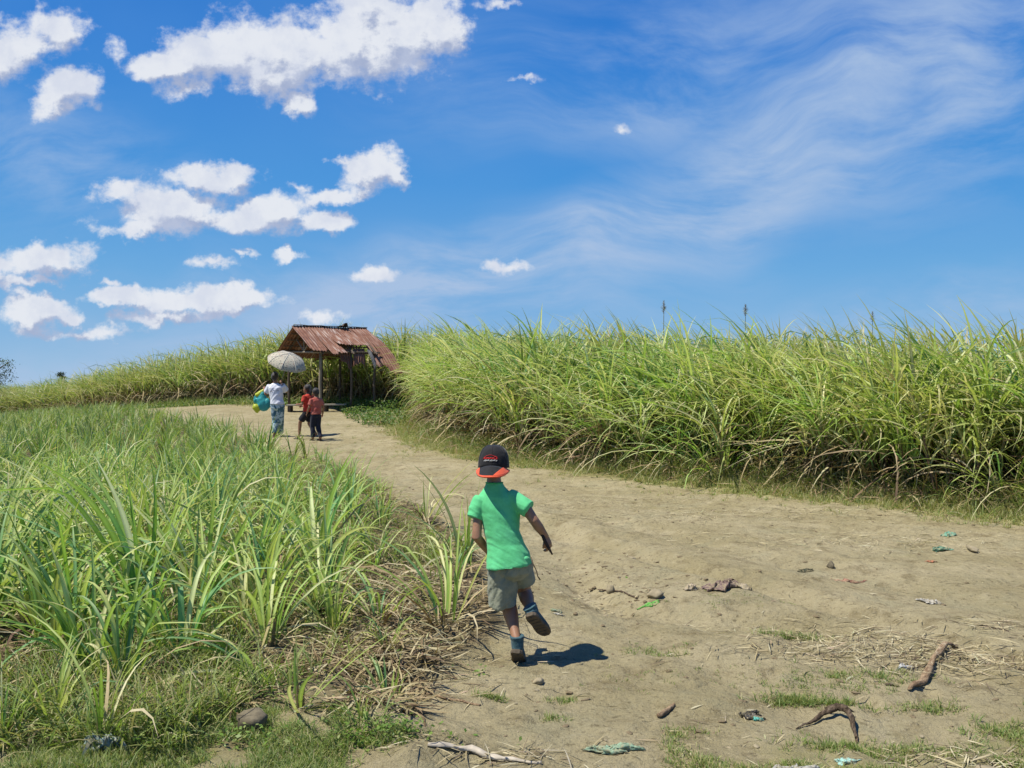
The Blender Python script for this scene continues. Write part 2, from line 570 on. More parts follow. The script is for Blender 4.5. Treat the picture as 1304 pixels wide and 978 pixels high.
def ground_mat():
    m, t = mat('dirt_and_soil')
    geo = t.node('ShaderNodeNewGeometry').outputs['Position']
    a = t.node('ShaderNodeAttribute', attribute_name='Col').outputs['Vector']
    bare, soil, green = t.xyz(a)
    n1 = t.noise(geo, .9, 5, .6)
    n2 = t.noise(geo, 4.5, 6, .62)
    n3 = t.noise(geo, 28, 6, .65)
    n4 = t.noise(geo, 110, 4, .7)
    pale = (.365, .315, .190); mid = (.285, .243, .132); brown = (.165, .132, .066); grey = (.275, .258, .158)
    c = t.mix(t.ramp(n1, .35, .68), mid, pale)
    c = t.mix(t.math('MULTIPLY', t.ramp(n2, .50, .70), .75), c, brown)
    c = t.mix(t.math('MULTIPLY', t.ramp(t.noise(geo, 1.6, 6, .65, .6), .54, .66), .45), c, (.42, .365, .23))
    c = t.mix(t.math('MULTIPLY', t.ramp(t.noise(geo, 2.1, 5, .6, .4), .50, .70), .5), c, grey)
    c = t.mix(t.math('MULTIPLY', t.ramp(n3, .53, .68), .62), c, tuple(x * .62 for x in brown))
    sp = t.noise(t.vmath('MULTIPLY', geo, (1, 1.6, 1)), 17, 6, .72)
    c = t.mix(t.math('MULTIPLY', t.ramp(sp, .60, .70), .7), c, (.10, .08, .045))
    c = t.mix(t.math('MULTIPLY', t.ramp(sp, .42, .32), .45), c, (.50, .43, .27))
    c = t.mix(t.math('MULTIPLY', t.ramp(n4, .56, .70), .45), c, (.52, .45, .31))
    # loose crumbs
    vo = t.node('ShaderNodeTexVoronoi', feature='F1')
    t.put(vo.inputs['Vector'], geo); vo.inputs['Scale'].default_value = 42
    crumb = t.ramp(vo.outputs['Distance'], .30, .14)
    crumb = t.math('MULTIPLY', crumb, t.ramp(n2, .46, .62))
    c = t.mix(t.math('MULTIPLY', crumb, .35), c, (.46, .40, .28))
    dark = t.mix(t.ramp(n2, .35, .65), (.095, .075, .040), (.205, .165, .092))
    dark = t.mix(t.math('MULTIPLY', t.ramp(n3, .5, .72), .7), dark, (.055, .04, .024))
    soilf = t.ramp(t.math('ADD', soil, t.math('MULTIPLY', t.math('SUBTRACT', n2, .5), .7)), .3, .7)
    c = t.mix(soilf, c, dark)
    gr = t.mix(t.ramp(n3, .35, .65), (.13, .14, .035), (.30, .275, .11))
    gf = t.ramp(t.math('ADD', green, t.math('MULTIPLY', t.math('SUBTRACT', t.noise(geo, 7, 6, .7), .5), .9)), .35, .85)
    c = t.mix(t.math('MULTIPLY', gf, .75), c, gr)
    b = bump(t, t.noise(geo, 11, 8, .70), .95, .05)
    b = bump(t, n3, .55, .012, b)
    b = bump(t, crumb, .6, .008, b)
    b = bump(t, n4, .35, .004, b)
    finish(t, principled(t, c, .93, .12, b))
    return m

M_GROUND = ground_mat()

# ------------------------------------------------------------------ ground and path
def ground():
    def axis(lo, hi, st, far_lo, far_hi, grow=1.12):
        a = list(np.arange(lo, hi, st))
        s, p = st, hi
        while p < far_hi:
            a.append(p); s *= grow; p += s
        a.append(far_hi)
        s, p = st, lo
        b = []
        while True:
            s *= grow; p -= s
            if p < far_lo: break
            b.append(p)
        b.append(far_lo)
        return np.array(b[::-1] + a)
    xs = axis(-4.2, 6.6, .032, -900, 900, 1.045)
    ys = axis(2.6, 11.5, .030, -60, 1500, 1.030)
    X, Y = np.meshgrid(xs, ys)
    Z = H(X, Y)
    pw = path_w(X, Y)
    patch = (X < le(Y) + .2)
    soil = np.clip((1 - pw) * (1 - .45 * sstep(0, .5, X - rcx(Y) + 1.2) * (X < rcx(Y))), 0, 1)
    soil = np.where(patch, np.clip(1 - pw, 0, 1) * .95, soil)
    soil = soil * (1 - .75 * sstep(4.6, 3.6, Y))
    # greenish dry turf: strip by the cane, the corner bottom right and bottom left
    dr = rcx(Y) - X
    g = sstep(1.9, .9, dr) * sstep(-.3, .2, dr) * .85
    g = np.maximum(g, .62 * sstep(4.25, 3.5, Y + .5 * (fbm(X, Y, 3, 1.0) - .5) - .10 * (X - 1.2)) * sstep(.2, 1.1, X))
    g = np.maximum(g, .55 * sstep(4.4, 3.7, Y) * sstep(-.5, -1.0, X))
    gx, gy = pg(1170, 830)
    g = np.maximum(g, .38 * np.exp(-(((X - gx) / 1.1) ** 2 + ((Y - gy) / .7) ** 2)))
    g = np.maximum(g, .50 * fbm(X + 31, Y * 1.6, 4, .9) * sstep(.2, 1.6, X) * sstep(7.5, 5.0, Y))
    g = np.maximum(g, .42 * np.exp(-(seg_d(X, Y, MID) / .32) ** 2))
    soil = np.maximum(soil, .34 * np.exp(-(seg_d(X, Y, RUT1) / .22) ** 2))
    soil = np.maximum(soil, .24 * np.exp(-(np.minimum(seg_d(X, Y, RUT4), seg_d(X, Y, RUT5)) / .15) ** 2))
    C = np.stack([pw, soil, g], -1).reshape(-1, 3)
    V = np.stack([X, Y, Z], -1).reshape(-1, 3)
    ny, nx = X.shape
    idx = np.arange(nx * ny).reshape(ny, nx)
    Q = np.stack([idx[:-1, :-1], idx[:-1, 1:], idx[1:, 1:], idx[1:, :-1]], -1).reshape(-1, 4)
    inp = (pw.reshape(-1)[Q].mean(1) > .5)
    for name, sel in (('ground', ~inp), ('path', inp)):
        q = Q[sel]
        used = np.unique(q)
        mp = np.full(len(V), -1); mp[used] = np.arange(len(used))
        me = np_mesh(name, V[used], mp[q], C[used])
        o = link(name, me, M_GROUND)
        setp(o, kind='structure',
             label='sandy dirt path with tyre ruts curving up to the shed' if name == 'path' else 'brown field soil and dry turf on both sides of the path')

ground()

# ------------------------------------------------------------------ sugar cane
def jit(col, n, s=.18, rg=rng):
    c = np.array(col)[None] * (1 + rg.normal(0, s, (n, 1)))
    return np.clip(c * (1 + rg.normal(0, s * .35, (n, 3))), .004, .9)

GREENS = [(.190, .315, .040), (.270, .390, .070), (.390, .470, .120), (.110, .270, .090), (.500, .530, .235), (.600, .560, .320)]
DRYS = [(.48, .39, .21), (.36, .27, .14), (.24, .165, .085), (.55, .48, .29), (.15, .10, .055)]

def pick(cols, p, n, rg, s=.16):
    i = rg.choice(len(cols), n, p=np.array(p) / np.sum(p))
    return jit(np.array(cols)[i][0:n] if False else (1, 1, 1), n, s, rg) * np.array(cols)[i]

def tall_cane(seed, nst=6, segs=7, height=1.0, leaf_n=9, dry_n=7, spread=.22, fold=True, wind=(-.30, -.05), blue=0.0, dryk=1.0):
    """one stool of sugar cane about 2.3 m tall, origin on the ground; returns green and dry soups"""
    rg = np.random.default_rng(seed)
    G_, D_ = Soup(), Soup()
    for i in range(nst):
        a = rg.uniform(0, 2 * np.pi); r = spread * math.sqrt(rg.random())
        b = np.array([r * math.cos(a), r * math.sin(a), -.06])
        h = rg.uniform(.55, 1.15) * height
        lean = np.array([math.cos(a) * rg.uniform(.02, .22) - .10, math.sin(a) * rg.uniform(.02, .22) - .03])
        top = b + np.array([lean[0] * h, lean[1] * h, h])
        stalk(G_, b, top, .014, .011, (.21, .22, .07) if rg.random() < .6 else (.19, .13, .08), 5, 2)
        n = leaf_n
        u = rg.uniform(.45, 1.0, n) ** .8
        base = b + (top - b) * u[:, None]
        az = a + np.arange(n) * np.pi * rg.uniform(.8, 1.2) + rg.normal(0, .6, n)
        L = rg.uniform(.85, 1.40, n) * height * np.interp(u, [.6, 1], [1.0, .82])
        th0 = np.radians(np.interp(u, [.45, 1.0], [58, 76]) + rg.normal(0, 7, n))
        dr = np.radians(rg.uniform(35, 125, n) * np.interp(u, [.45, 1], [1.25, .75]))
        base[:, 2] = np.maximum(base[:, 2], .08)
        gw = np.array([.14, .20, .25, .07, .20, .14]) if blue < .5 else np.array([.14, .08, .03, .72, .03, 0])
        c = pick(GREENS, gw, n, rg)
        tip = c * .5 + .5 * pick([(.46, .48, .17), (.60, .56, .28), (.28, .38, .08)], [.4, .3, .3], n, rg)
        blades(G_, base, az, L, rg.uniform(.019, .036, n) * (1.25 if blue > .5 else 1), th0, dr * (.6 if blue > .5 else 1), segs, c, tip, fold, wind, rg, kink=np.where(rg.random(n) < .16, rg.uniform(.4, .8, n), 2.0))
        m = int(round(dry_n * dryk))
        if m:
            u = rg.uniform(.08, .85, m)
            base = b + (top - b) * u[:, None]
            az = rg.uniform(0, 2 * np.pi, m)
            L = rg.uniform(.5, 1.15, m) * height
            c = pick(DRYS, [.3, .27, .17, .16, .10], m, rg)
            blades(D_, base, az, L, rg.uniform(.014, .030, m), np.radians(rg.uniform(-30, 75, m)), np.radians(rg.uniform(20, 130, m)),
                   max(4, segs - 1), c, c * .85, False, (wind[0] * .5, wind[1] * .5), rg)
    return G_, D_

def young_cane(seed, n=18, L0=.62, W0=.022, segs=7, dry=8, lean=(0, 0), th=(55, 86), dr=(30, 130), spread=.07, fold=True, cols=None, wind=(-.08, 0), az_c=None):
    rg = np.random.default_rng(seed)
    G_, D_ = Soup(), Soup()
    az = rg.uniform(0, 2 * np.pi, n) if az_c is None else rg.normal(az_c, .75, n)
    r = spread * np.sqrt(rg.random(n))
    base = np.stack([np.cos(az) * r, np.sin(az) * r, rg.uniform(-.03, .10, n)], -1)
    L = L0 * rg.uniform(.6, 1.25, n)
    c = pick(GREENS, cols or [.24, .26, .20, .14, .11, .05], n, rg)
    tip = c * .55 + .45 * pick([(.44, .46, .16), (.58, .54, .27), (.27, .38, .09)], [.35, .25, .4], n, rg)
    blades(G_, base, az, L, W0 * rg.uniform(.7, 1.25, n), np.radians(rg.uniform(th[0], th[1], n)), np.radians(rg.uniform(dr[0], dr[1], n)),
           segs, c, tip, fold, (wind[0] + lean[0], wind[1] + lean[1]), rg, power=1.7, kink=np.where(rg.random(n) < .14, rg.uniform(.45, .85, n), 2.0))
    for i in range(max(2, n // 7)):
        a = rg.uniform(0, 6.28)
        stalk(G_, (math.cos(a) * spread * .5, math.sin(a) * spread * .5, -.04), (math.cos(a) * spread * .9 + lean[0] * .1, math.sin(a) * spread * .9, rg.uniform(.08, .18)), .009, .006, (.24, .20, .10), 5, 1)
    if dry:
        az = rg.uniform(0, 2 * np.pi, dry)
        base = np.stack([np.cos(az) * spread, np.sin(az) * spread, rg.uniform(.0, .10, dry)], -1)
        c = pick(DRYS, [.3, .27, .13, .22, .08], dry, rg)
        blades(D_, base, az, rg.uniform(.25, .65, dry) * L0 / .62, rg.uniform(.008, .018, dry), np.radians(rg.uniform(15, 70, dry)), np.radians(rg.uniform(60, 130, dry)),
               5, c, c * .9, False, wind, rg)
    return G_, D_

def proto(name, soups, mats=(M_LEAF, M_DRY)):
    """mesh pair of a plant"""
    g, d = soups
    return (g.mesh(name), d.mesh(name + '_dry') if d.n else None)

def shared(me, m):
    if not me.materials: me.materials.append(m)
    return me

def place_plant(name, pair, x, y, rz, sc, label, cat, group, tilt=(0, 0), dz=0.0):
    g, d = pair
    r = bpy.data.objects.new(name, shared(g, M_LEAF))
    r.location = on(x, y, -.03 * sc + dz); r.rotation_euler = (tilt[0], tilt[1], rz); r.scale = (sc, sc, sc)
    COL.objects.link(r)
    setp(r, label, cat, group)
    if d is not None:
        c = bpy.data.objects.new('dry_leaves', shared(d, M_DRY))
        c.parent = r
        COL.objects.link(c)
    return r

def along(poly, s):
    """point and left normal at arclength s along a polyline"""
    for (ax, ay), (bx, by) in zip(poly[:-1], poly[1:]):
        L = math.hypot(bx - ax, by - ay)
        if s <= L:
            t = s / L
            return ax + (bx - ax) * t, ay + (by - ay) * t, -(by - ay) / L, (bx - ax) / L
        s -= L
    return None

TALL = [proto('sugar_cane', tall_cane(100 + i, nst=6 + i % 3, leaf_n=11)) for i in range(9)]
UPEDGE = [proto('sugar_cane', tall_cane(170 + i, nst=7, leaf_n=10, dry_n=12, height=.9, spread=.24, wind=(-.04, 0))) for i in range(4)]
TALLU = [proto('sugar_cane', tall_cane(130 + i, nst=6 + i % 3, leaf_n=11, wind=(-.08, 0))) for i in range(7)]
TALLB = [proto('sugar_cane', tall_cane(150 + i, nst=6, wind=(-.10, 0), blue=.9, height=1.04)) for i in range(3)]
EDGE = [proto('sugar_cane', tall_cane(200 + i, nst=7, height=.92, leaf_n=9 + i % 3, dry_n=(3, 12, 6, 15, 4, 9)[i], spread=.3)) for i in range(6)]
BUSH = [proto('sugar_cane', young_cane(260 + i, n=30, L0=1.35, W0=.024, segs=9, dry=(6, 22, 12)[i % 3], th=(35, 86), dr=(50, 150), spread=.16, wind=(-.25, -.05))) for i in range(6)]
FARC = [proto('sugar_cane', tall_cane(300 + i, nst=7, segs=5, leaf_n=8, dry_n=7, spread=.26, fold=False, wind=(-.06, 0))) for i in range(5)]

def in_view(x, y, m=60):
    if y < 1: return False
    px = CX + x / y * F
    return -m < px < 1304 + m

tall_spots, back_spots = [], []
def cane_rows():
    # right field: rows parallel to its edge
    L = sum(math.hypot(b[0] - a[0], b[1] - a[1]) for a, b in zip(RC[1:-1], RC[2:-1]))
    for row in range(26):
        s = rng.uniform(0, .4)
        step = .42 if row < 6 else .62 + .03 * row
        while s < L + 4:
            p = along(RC[1:], s)
            s += step * rng.uniform(.8, 1.2)
            if p is None: break
            x, y, nx, ny = p
            off = row * .52 + rng.normal(0, .10) + .05
            # normal pointing into the field (away from the path): the edge runs from near-right to far-left
            X, Y = x - nx * off * 1.0, y - ny * off * 1.0
            if X < rcx(Y) - .1: continue
            h = np.interp(Y, [6, 12, 18, 26], [1.10, 1.27, 1.46, 1.46]) * rng.uniform(.92, 1.07)
            (tall_spots if in_view(X, Y) and row < 5 else back_spots).append((row, X, Y, h, 'R'))
    L = sum(math.hypot(b[0] - a[0], b[1] - a[1]) for a, b in zip(FC[:-1], FC[1:]))
    for row in range(14):
        s = rng.uniform(0, .4)
        while s < L:
            x, y, nx, ny = along(FC, s)
            s += (.5 if row < 3 else .75) * rng.uniform(.8, 1.2)
            off = row * .62 + rng.normal(0, .12)
            X, Y = x - nx * off, y - ny * off
            back_spots.append((row, X, Y, rng.uniform(.92, 1.08) * float(np.interp(-X, [3, 9, 14, 22, 32], [1.72, 1.62, 1.40, 1.28, 1.2])), 'F')) if row >= 2 or Y > 47 or not in_view(X, Y) else tall_spots.append((row, X, Y, rng.uniform(.92, 1.08) * float(np.interp(-X, [3, 9, 14, 22, 32], [1.72, 1.62, 1.40, 1.28, 1.2])), 'F'))
cane_rows()

def plant_tall():
    ind = [s for s in tall_spots if s[4] == 'F' or s[0] < 3]
    rest = [s for s in tall_spots if not (s[4] == 'F' or s[0] < 3)] + [s for s in back_spots if s[0] < 20]
    for row, x, y, h, side in ind:
        if side == 'R':
            kind = (BUSH if rng.random() < .45 else EDGE) if row == 0 else TALL
            if row == 0: x += rng.uniform(-.25, .1)
            pr = kind[rng.integers(len(kind))]
            if row > 0 and x < 2.2 and rng.random() < .75: kind = TALLU
            if row == 0 and x < 1.2:
                kind = UPEDGE; x += .25
            if row > 0 and rng.random() < (.10 if x < 3 else .04): kind = TALLB
            pr = kind[rng.integers(len(kind))]
            wh = 'near the right edge of the photo' if y < 11.6 else ('behind and right of the running boy' if y < 17 else 'between the boy and the rusty shed')
            rw = 'outermost row' if row == 0 else ('second row' if row == 1 else 'third row')
            lab = 'tall sugar cane in the %s, %s' % (rw, wh)
            grp = 'tall cane of the %s %s' % (rw, wh)
            sc = h * (.86 if row == 0 else 1.0)
        else:
            pr = FARC[rng.integers(len(FARC))]
            wh = 'right behind the rusty shed' if x > -9 else ('left of the shed where the path bends' if x > -18 else 'far off towards the left edge')
            lab = 'distant sugar cane in the %s row, %s' % ('front' if row == 0 else 'second', wh)
            grp = 'distant cane, %s row, %s' % ('front' if row == 0 else 'second', wh)
            sc = h
        place_plant('sugar_cane', pr, x, y, rng.uniform(-.7, .7), sc, lab, 'sugar cane', grp)
    S = Soup()
    low = [tall_cane(400 + i, nst=5, segs=4, leaf_n=8, dry_n=3, spread=.26, fold=False, blue=.1 * (i % 2)) for i in range(6)]
    arr = []
    for g, d in low:
        Vg, Qg, Cg = g.arrays(); Vd, Qd, Cd = d.arrays()
        arr.append((np.concatenate([Vg, Vd]), np.concatenate([Qg, Qd + len(Vg)]), np.concatenate([Cg, Cd])))
    r = np.array([(s[1], s[2], s[3]) for s in rest])
    k = rng.integers(0, len(arr), len(r))
    for i in range(len(arr)):
        q = r[k == i]
        S.spread(arr[i], q[:, 0], q[:, 1], H(q[:, 0], q[:, 1]) - .05, rng.uniform(-.8, .8, len(q)), q[:, 2], rng.uniform(.8, 1.15, len(q)))
    o = link('sugar_cane_field', S.mesh('sugar_cane_field'), M_LEAF)
    setp(o, 'mass of sugar cane filling the field behind its front rows', 'cane field', kind='stuff')

plant_tall()

# ------------------------------------------------------------------ young cane patch on the left
def young_patch():
    YOUNG = [proto('young_cane', young_cane(500 + i, n=int(14 + 3 * (i % 4)), L0=.60 + .05 * (i % 3), W0=.019 + .002 * (i % 3), dry=9)) for i in range(9)]
    BROAD = [proto('young_cane', young_cane(580 + i, n=15 + 2 * i, L0=.74, W0=.031, segs=10, dry=5, th=(58, 87), dr=(15, 110), spread=.08, wind=(-.14, 0))) for i in range(5)]
    SPARSE = [proto('young_cane', young_cane(520 + i, n=11, L0=.52, W0=.017, dry=12, th=(50, 84), dr=(50, 150))) for i in range(5)]
    UP = [proto('young_cane', young_cane(540 + i, n=16, L0=.72, W0=.021, dry=6, th=(66, 88), dr=(20, 95), cols=[.30, .2, .08, .34, .03, 0], segs=6)) for i in range(6)]
    spots = []
    yy = 3.45
    while yy < 46:
        step = np.interp(yy, [4, 8, 14, 46], [.36, .37, .42, .62])
        x = float(le(yy)) - .05
        while x > -yy * .68 - 1.5:
            X = x + rng.normal(0, .10); Y = yy + rng.normal(0, .10)
            d = float(le(Y)) - X
            keep = 1.0
            if Y < 13:
                keep = np.interp(d, [-.1, .15, .6, 1.4], [0, .35, .62, .97])
                if Y < 6.5: keep = min(keep, np.interp(d, [0, .3, .6, 1.0], [0.05, .35, .85, 1.0]))
                if Y < 4.1: keep = 0 if d < 1.0 else .75
            else:
                keep = np.interp(d, [-.2, .3, 1], [.1, .6, 1])
            # bare hollow beside the boy's clump
            fx = X / Y * F + CX; fy = CY + (EYE) * F / Y
            if rng.random() < keep:
                spots.append((X, Y, d))
            x -= step * rng.uniform(.85, 1.2)
        yy += step * .9
    spots = [s for s in spots if not any(math.hypot(s[0] - hx, s[1] - hy) < .30 for hx, hy in HERO)]
    # walkable far edge: keep off the far path
    spots = [s for s in spots if s[1] < np.interp(-s[0], [3, 6.5, 9.6, 14.2, 20, 30, 46], [31, 32.6, 33.6, 37, 42, 51, 66]) - 1.0]
    vis = [s for s in spots if in_view(s[0], s[1], 20)]
    vis.sort(key=lambda s: math.hypot(s[0], s[1]))
    ind = vis[:285]
    keep = set(id(s) for s in ind)
    rest = [s for s in spots if id(s) not in keep]
    print('young', len(ind), len(rest), 'to Y', max(s[1] for s in ind))
    for X, Y, d in ind:
        pr = SPARSE if (d < 1.2 and rng.random() < .75) else YOUNG
        if Y > 7.5 and rng.random() < .35: pr = UP
        if Y < 6.8 and d > 1.0 and rng.random() < .6: pr = BROAD
        zy = 'nearest the bottom of the photo' if Y < 5.3 else ('level with the running boy' if Y < 7.5 else 'farther off than the boy')
        zx = 'sparse along the path edge' if d < 1.2 else ('inside the dense patch' if d < 3 else 'deep in the left patch')
        sc = rng.uniform(.72, 1.12) * np.interp(Y, [3.5, 4, 6, 9, 14], [.6, .85, 1.18, 1.0, .85]) * np.interp(d, [0, 1.3], [.82, 1.0])
        place_plant('young_cane', pr[rng.integers(len(pr))], X, Y, rng.uniform(-1.2, 1.2) + math.pi * (rng.random() < .4), sc,
                    'young sugar cane shoots %s, %s' % (zy, zx), 'young sugar cane', 'young cane %s, %s' % (zy, zx))
    S = Soup()
    low = [young_cane(560 + i, n=13, L0=.78, W0=.027, dry=5, fold=False, segs=4, th=(62, 88), dr=(20, 100), cols=[.30, .2, .10, .30, .05, 0.02]) for i in range(6)]
    arr = []
    for g, dd in low:
        Vg, Qg, Cg = g.arrays(); Vd, Qd, Cd = dd.arrays()
        arr.append((np.concatenate([Vg, Vd]), np.concatenate([Qg, Qd + len(Vg)]), np.concatenate([Cg, Cd])))
    r = np.array([(s[0], s[1]) for s in rest])
    k = rng.integers(0, len(arr), len(r))
    for i in range(len(arr)):
        q = r[k == i]
        S.spread(arr[i], q[:, 0], q[:, 1], H(q[:, 0], q[:, 1]) - .03, rng.uniform(0, 6.28, len(q)), rng.uniform(.8, 1.15, len(q)) * np.interp(q[:, 1], [10, 16, 26], [.9, .80, .66]), rng.uniform(.8, 1.15, len(q)))
    o = link('young_cane_field', S.mesh('young_cane_field'), M_LEAF)
    setp(o, 'mass of young sugar cane in the far half of the left patch', 'cane field', kind='stuff')

HERO_SPEC = [  # base pixel, soups, label
    ((172, 792), dict(seed=601, n=16, L0=1.22, W0=.036, segs=12, dry=7, th=(62, 86), dr=(12, 70), wind=(-.34, -.02), spread=.07), 'largest broad leaved cane clump of the left patch, leaning far to the left'),
    ((238, 800), dict(seed=602, n=13, L0=.74, W0=.026, segs=9, dry=4, th=(62, 88), dr=(10, 80), spread=.06), 'upright bright green cane clump just right of the largest leaning clump'),
    ((566, 806), dict(seed=603, n=15, L0=.82, W0=.020, segs=9, dry=26, th=(52, 84), dr=(40, 130), wind=(-.26, 0), spread=.11), 'cane clump with dry purplish stalks at the path edge nearest the running boy'),
    ((590, 735), dict(seed=613, n=10, L0=.70, W0=.022, segs=9, dry=6, th=(66, 88), dr=(20, 70), wind=(-.20, 0), spread=.06), 'green cane clump behind the dry clump at the path edge'),
    ((543, 672), dict(seed=604, n=9, L0=.66, W0=.026, segs=8, dry=4, th=(60, 88), dr=(10, 120), wind=(.16, 0), spread=.05), 'small cane clump left of the boy with one tall leaf pointing right'),
    ((492, 893), dict(seed=605, n=13, L0=.25, W0=.019, segs=6, dry=4, th=(50, 85), dr=(5, 70), wind=(-.10, 0), spread=.05), 'short stubby pale green cane sprout standing alone on bare dirt'),
    ((383, 915), dict(seed=606, n=5, L0=.48, W0=.018, segs=7, dry=3, th=(40, 78), dr=(5, 25), wind=(.20, 0), spread=.02), 'thin cane shoot with a few straight leaves right of the round stone'),
    ((325, 868), dict(seed=607, n=9, L0=.56, W0=.026, segs=10, dry=4, th=(38, 68), dr=(60, 125), wind=(-.20, -.1), spread=.04, az_c=3.35), 'cane clump arching its wide leaves over the round stone'),
    ((128, 962), dict(seed=608, n=9, L0=.52, W0=.014, segs=8, dry=3, th=(62, 88), dr=(10, 90), wind=(-.12, 0), spread=.03), 'thin cane sprout rising beside the discarded plastic bag'),
    ((412, 772), dict(seed=609, n=17, L0=.72, W0=.024, segs=9, dry=10, th=(64, 88), dr=(20, 130), wind=(-.10, 0), spread=.08, cols=[.5, .1, .02, .35, .02, 0]), 'dark green cane clump at the patch edge above the low bright weeds'),
    ((478, 722), dict(seed=610, n=14, L0=.62, W0=.018, segs=9, dry=8, th=(70, 88), dr=(25, 140), wind=(-.10, 0), spread=.05), 'slender upright cane clump standing alone over bare brown soil'),
    ((455, 690), dict(seed=611, n=9, L0=.5, W0=.016, segs=8, dry=8, th=(55, 86), dr=(40, 140), spread=.05), 'small pale cane clump just behind the slender upright clump'),
    ((10, 790), dict(seed=612, n=9, L0=.80, W0=.030, segs=10, dry=3, th=(70, 89), dr=(5, 40), wind=(.04, 0), spread=.04), 'stiff upright cane clump cut by the left edge of the photo'),
]
HERO = [pg(*h[0]) for h in HERO_SPEC]

def heroes():
    for (px, kw, lab), (x, y) in zip(HERO_SPEC, HERO):
        place_plant('young_cane', proto('young_cane', young_cane(**kw)), x, y, 0.0, 1.0, lab, 'young sugar cane', 'cane clumps standing out of the left patch')

young_patch()
heroes()

# flowering cane plumes above the right field, and one loose tall top by the right edge of the photo
def plume(px, py_top, Y, label, tall=.28):
    X = (px - CX) / F * Y
    zt = EYE - (py_top - CY) * Y / F
    g = Soup()
    z0 = float(H(X, Y))
    h = zt - z0
    stalk(g, (0, 0, -.05), (.02, 0, h - tall), .012, .006, (.30, .30, .12), 5, 3)
    rg = np.random.default_rng(int(px))
    nn = 6
    blades(g, np.tile([0, 0, h * .55], (nn, 1)), rg.uniform(0, 6.28, nn), np.full(nn, .9), np.full(nn, .03), np.full(nn, 1.2), rg.uniform(.5, 1.6, nn), 6,
           jit((.15, .26, .05), nn), jit((.35, .36, .14), nn), rg=rg)
    r = link('flowering_cane', g.mesh('flowering_cane'), M_LEAF, loc=(X, Y, z0))
    setp(r, label, 'flowering cane', 'flowering canes above the right field')
    p = Soup()
    n = 170
    u = rg.random(n)
    base = np.stack([np.full(n, .02), np.zeros(n), h - tall + u * tall * .92], -1)
    blades(p, base, rg.uniform(0, 6.28, n), .03 + .10 * (1 - u) * np.clip(u * 5, .2, 1), np.full(n, .006), rg.uniform(.5, 1.3, n), rg.uniform(.3, 1.2, n), 3,
           jit((.27, .25, .24), n), jit((.36, .33, .31), n), rg=rg)
    link('plume', p.mesh('plume'), M_DRY, r)

plume(844, 382, 17.5, 'grey flower plume standing left of the other two above the cane tops')
plume(948, 386, 18.0, 'grey flower plume standing in the middle of the three above the cane tops')
plume(1110, 396, 20.0, 'grey flower plume standing right of the other two above the cane tops', .26)

# ------------------------------------------------------------------ grass, weeds, litter
def rnd_band(n, fx, y0, y1, bias=1.0):
    y = y0 + (y1 - y0) * rng.random(n) ** bias
    return fx(y), y

def leaflets(S, c, size, cols, rg=rng, up=.6):
    n = len(c)
    a = rg.uniform(0, 6.28, n); tl = rg.normal(0, up, n)
    d = np.stack([np.cos(a) * np.cos(tl), np.sin(a) * np.cos(tl), np.sin(tl)], -1)
    s = np.stack([-np.sin(a), np.cos(a), rg.normal(0, .4, n)], -1)
    L = size[:, None]
    V = np.stack([c - d * L * .5, c + s * L * .28, c + d * L * .5, c - s * L * .28], 1)
    S.add(V.reshape(-1, 3), np.arange(n * 4).reshape(n, 4), np.repeat(cols, 4, 0))

def tufts(S, x, y, n_per, L, W, cols, probs, th=(35, 88), dr=(10, 70), segs=3, r=.02, tipmix=.3):
    n = len(x) * n_per
    X = np.repeat(x, n_per) + rng.normal(0, r, n); Y = np.repeat(y, n_per) + rng.normal(0, r, n)
    base = np.stack([X, Y, H(X, Y) - .004], -1)
    c = pick(cols, probs, n, rng, .15)
    Ls = np.repeat(L, n_per) * rng.uniform(.5, 1.3, n) if np.ndim(L) else L * rng.uniform(.5, 1.3, n)
    blades(S, base, rng.uniform(0, 6.28, n), Ls, W * rng.uniform(.7, 1.4, n), np.radians(rng.uniform(*th, n)), np.radians(rng.uniform(*dr, n)),
           segs, c, c * (1 - tipmix) + tipmix * np.array([.4, .36, .17]), False, (-.05, 0), rng)

GR = [(.14, .23, .04), (.22, .30, .065), (.30, .34, .09), (.42, .38, .17), (.52, .45, .24)]

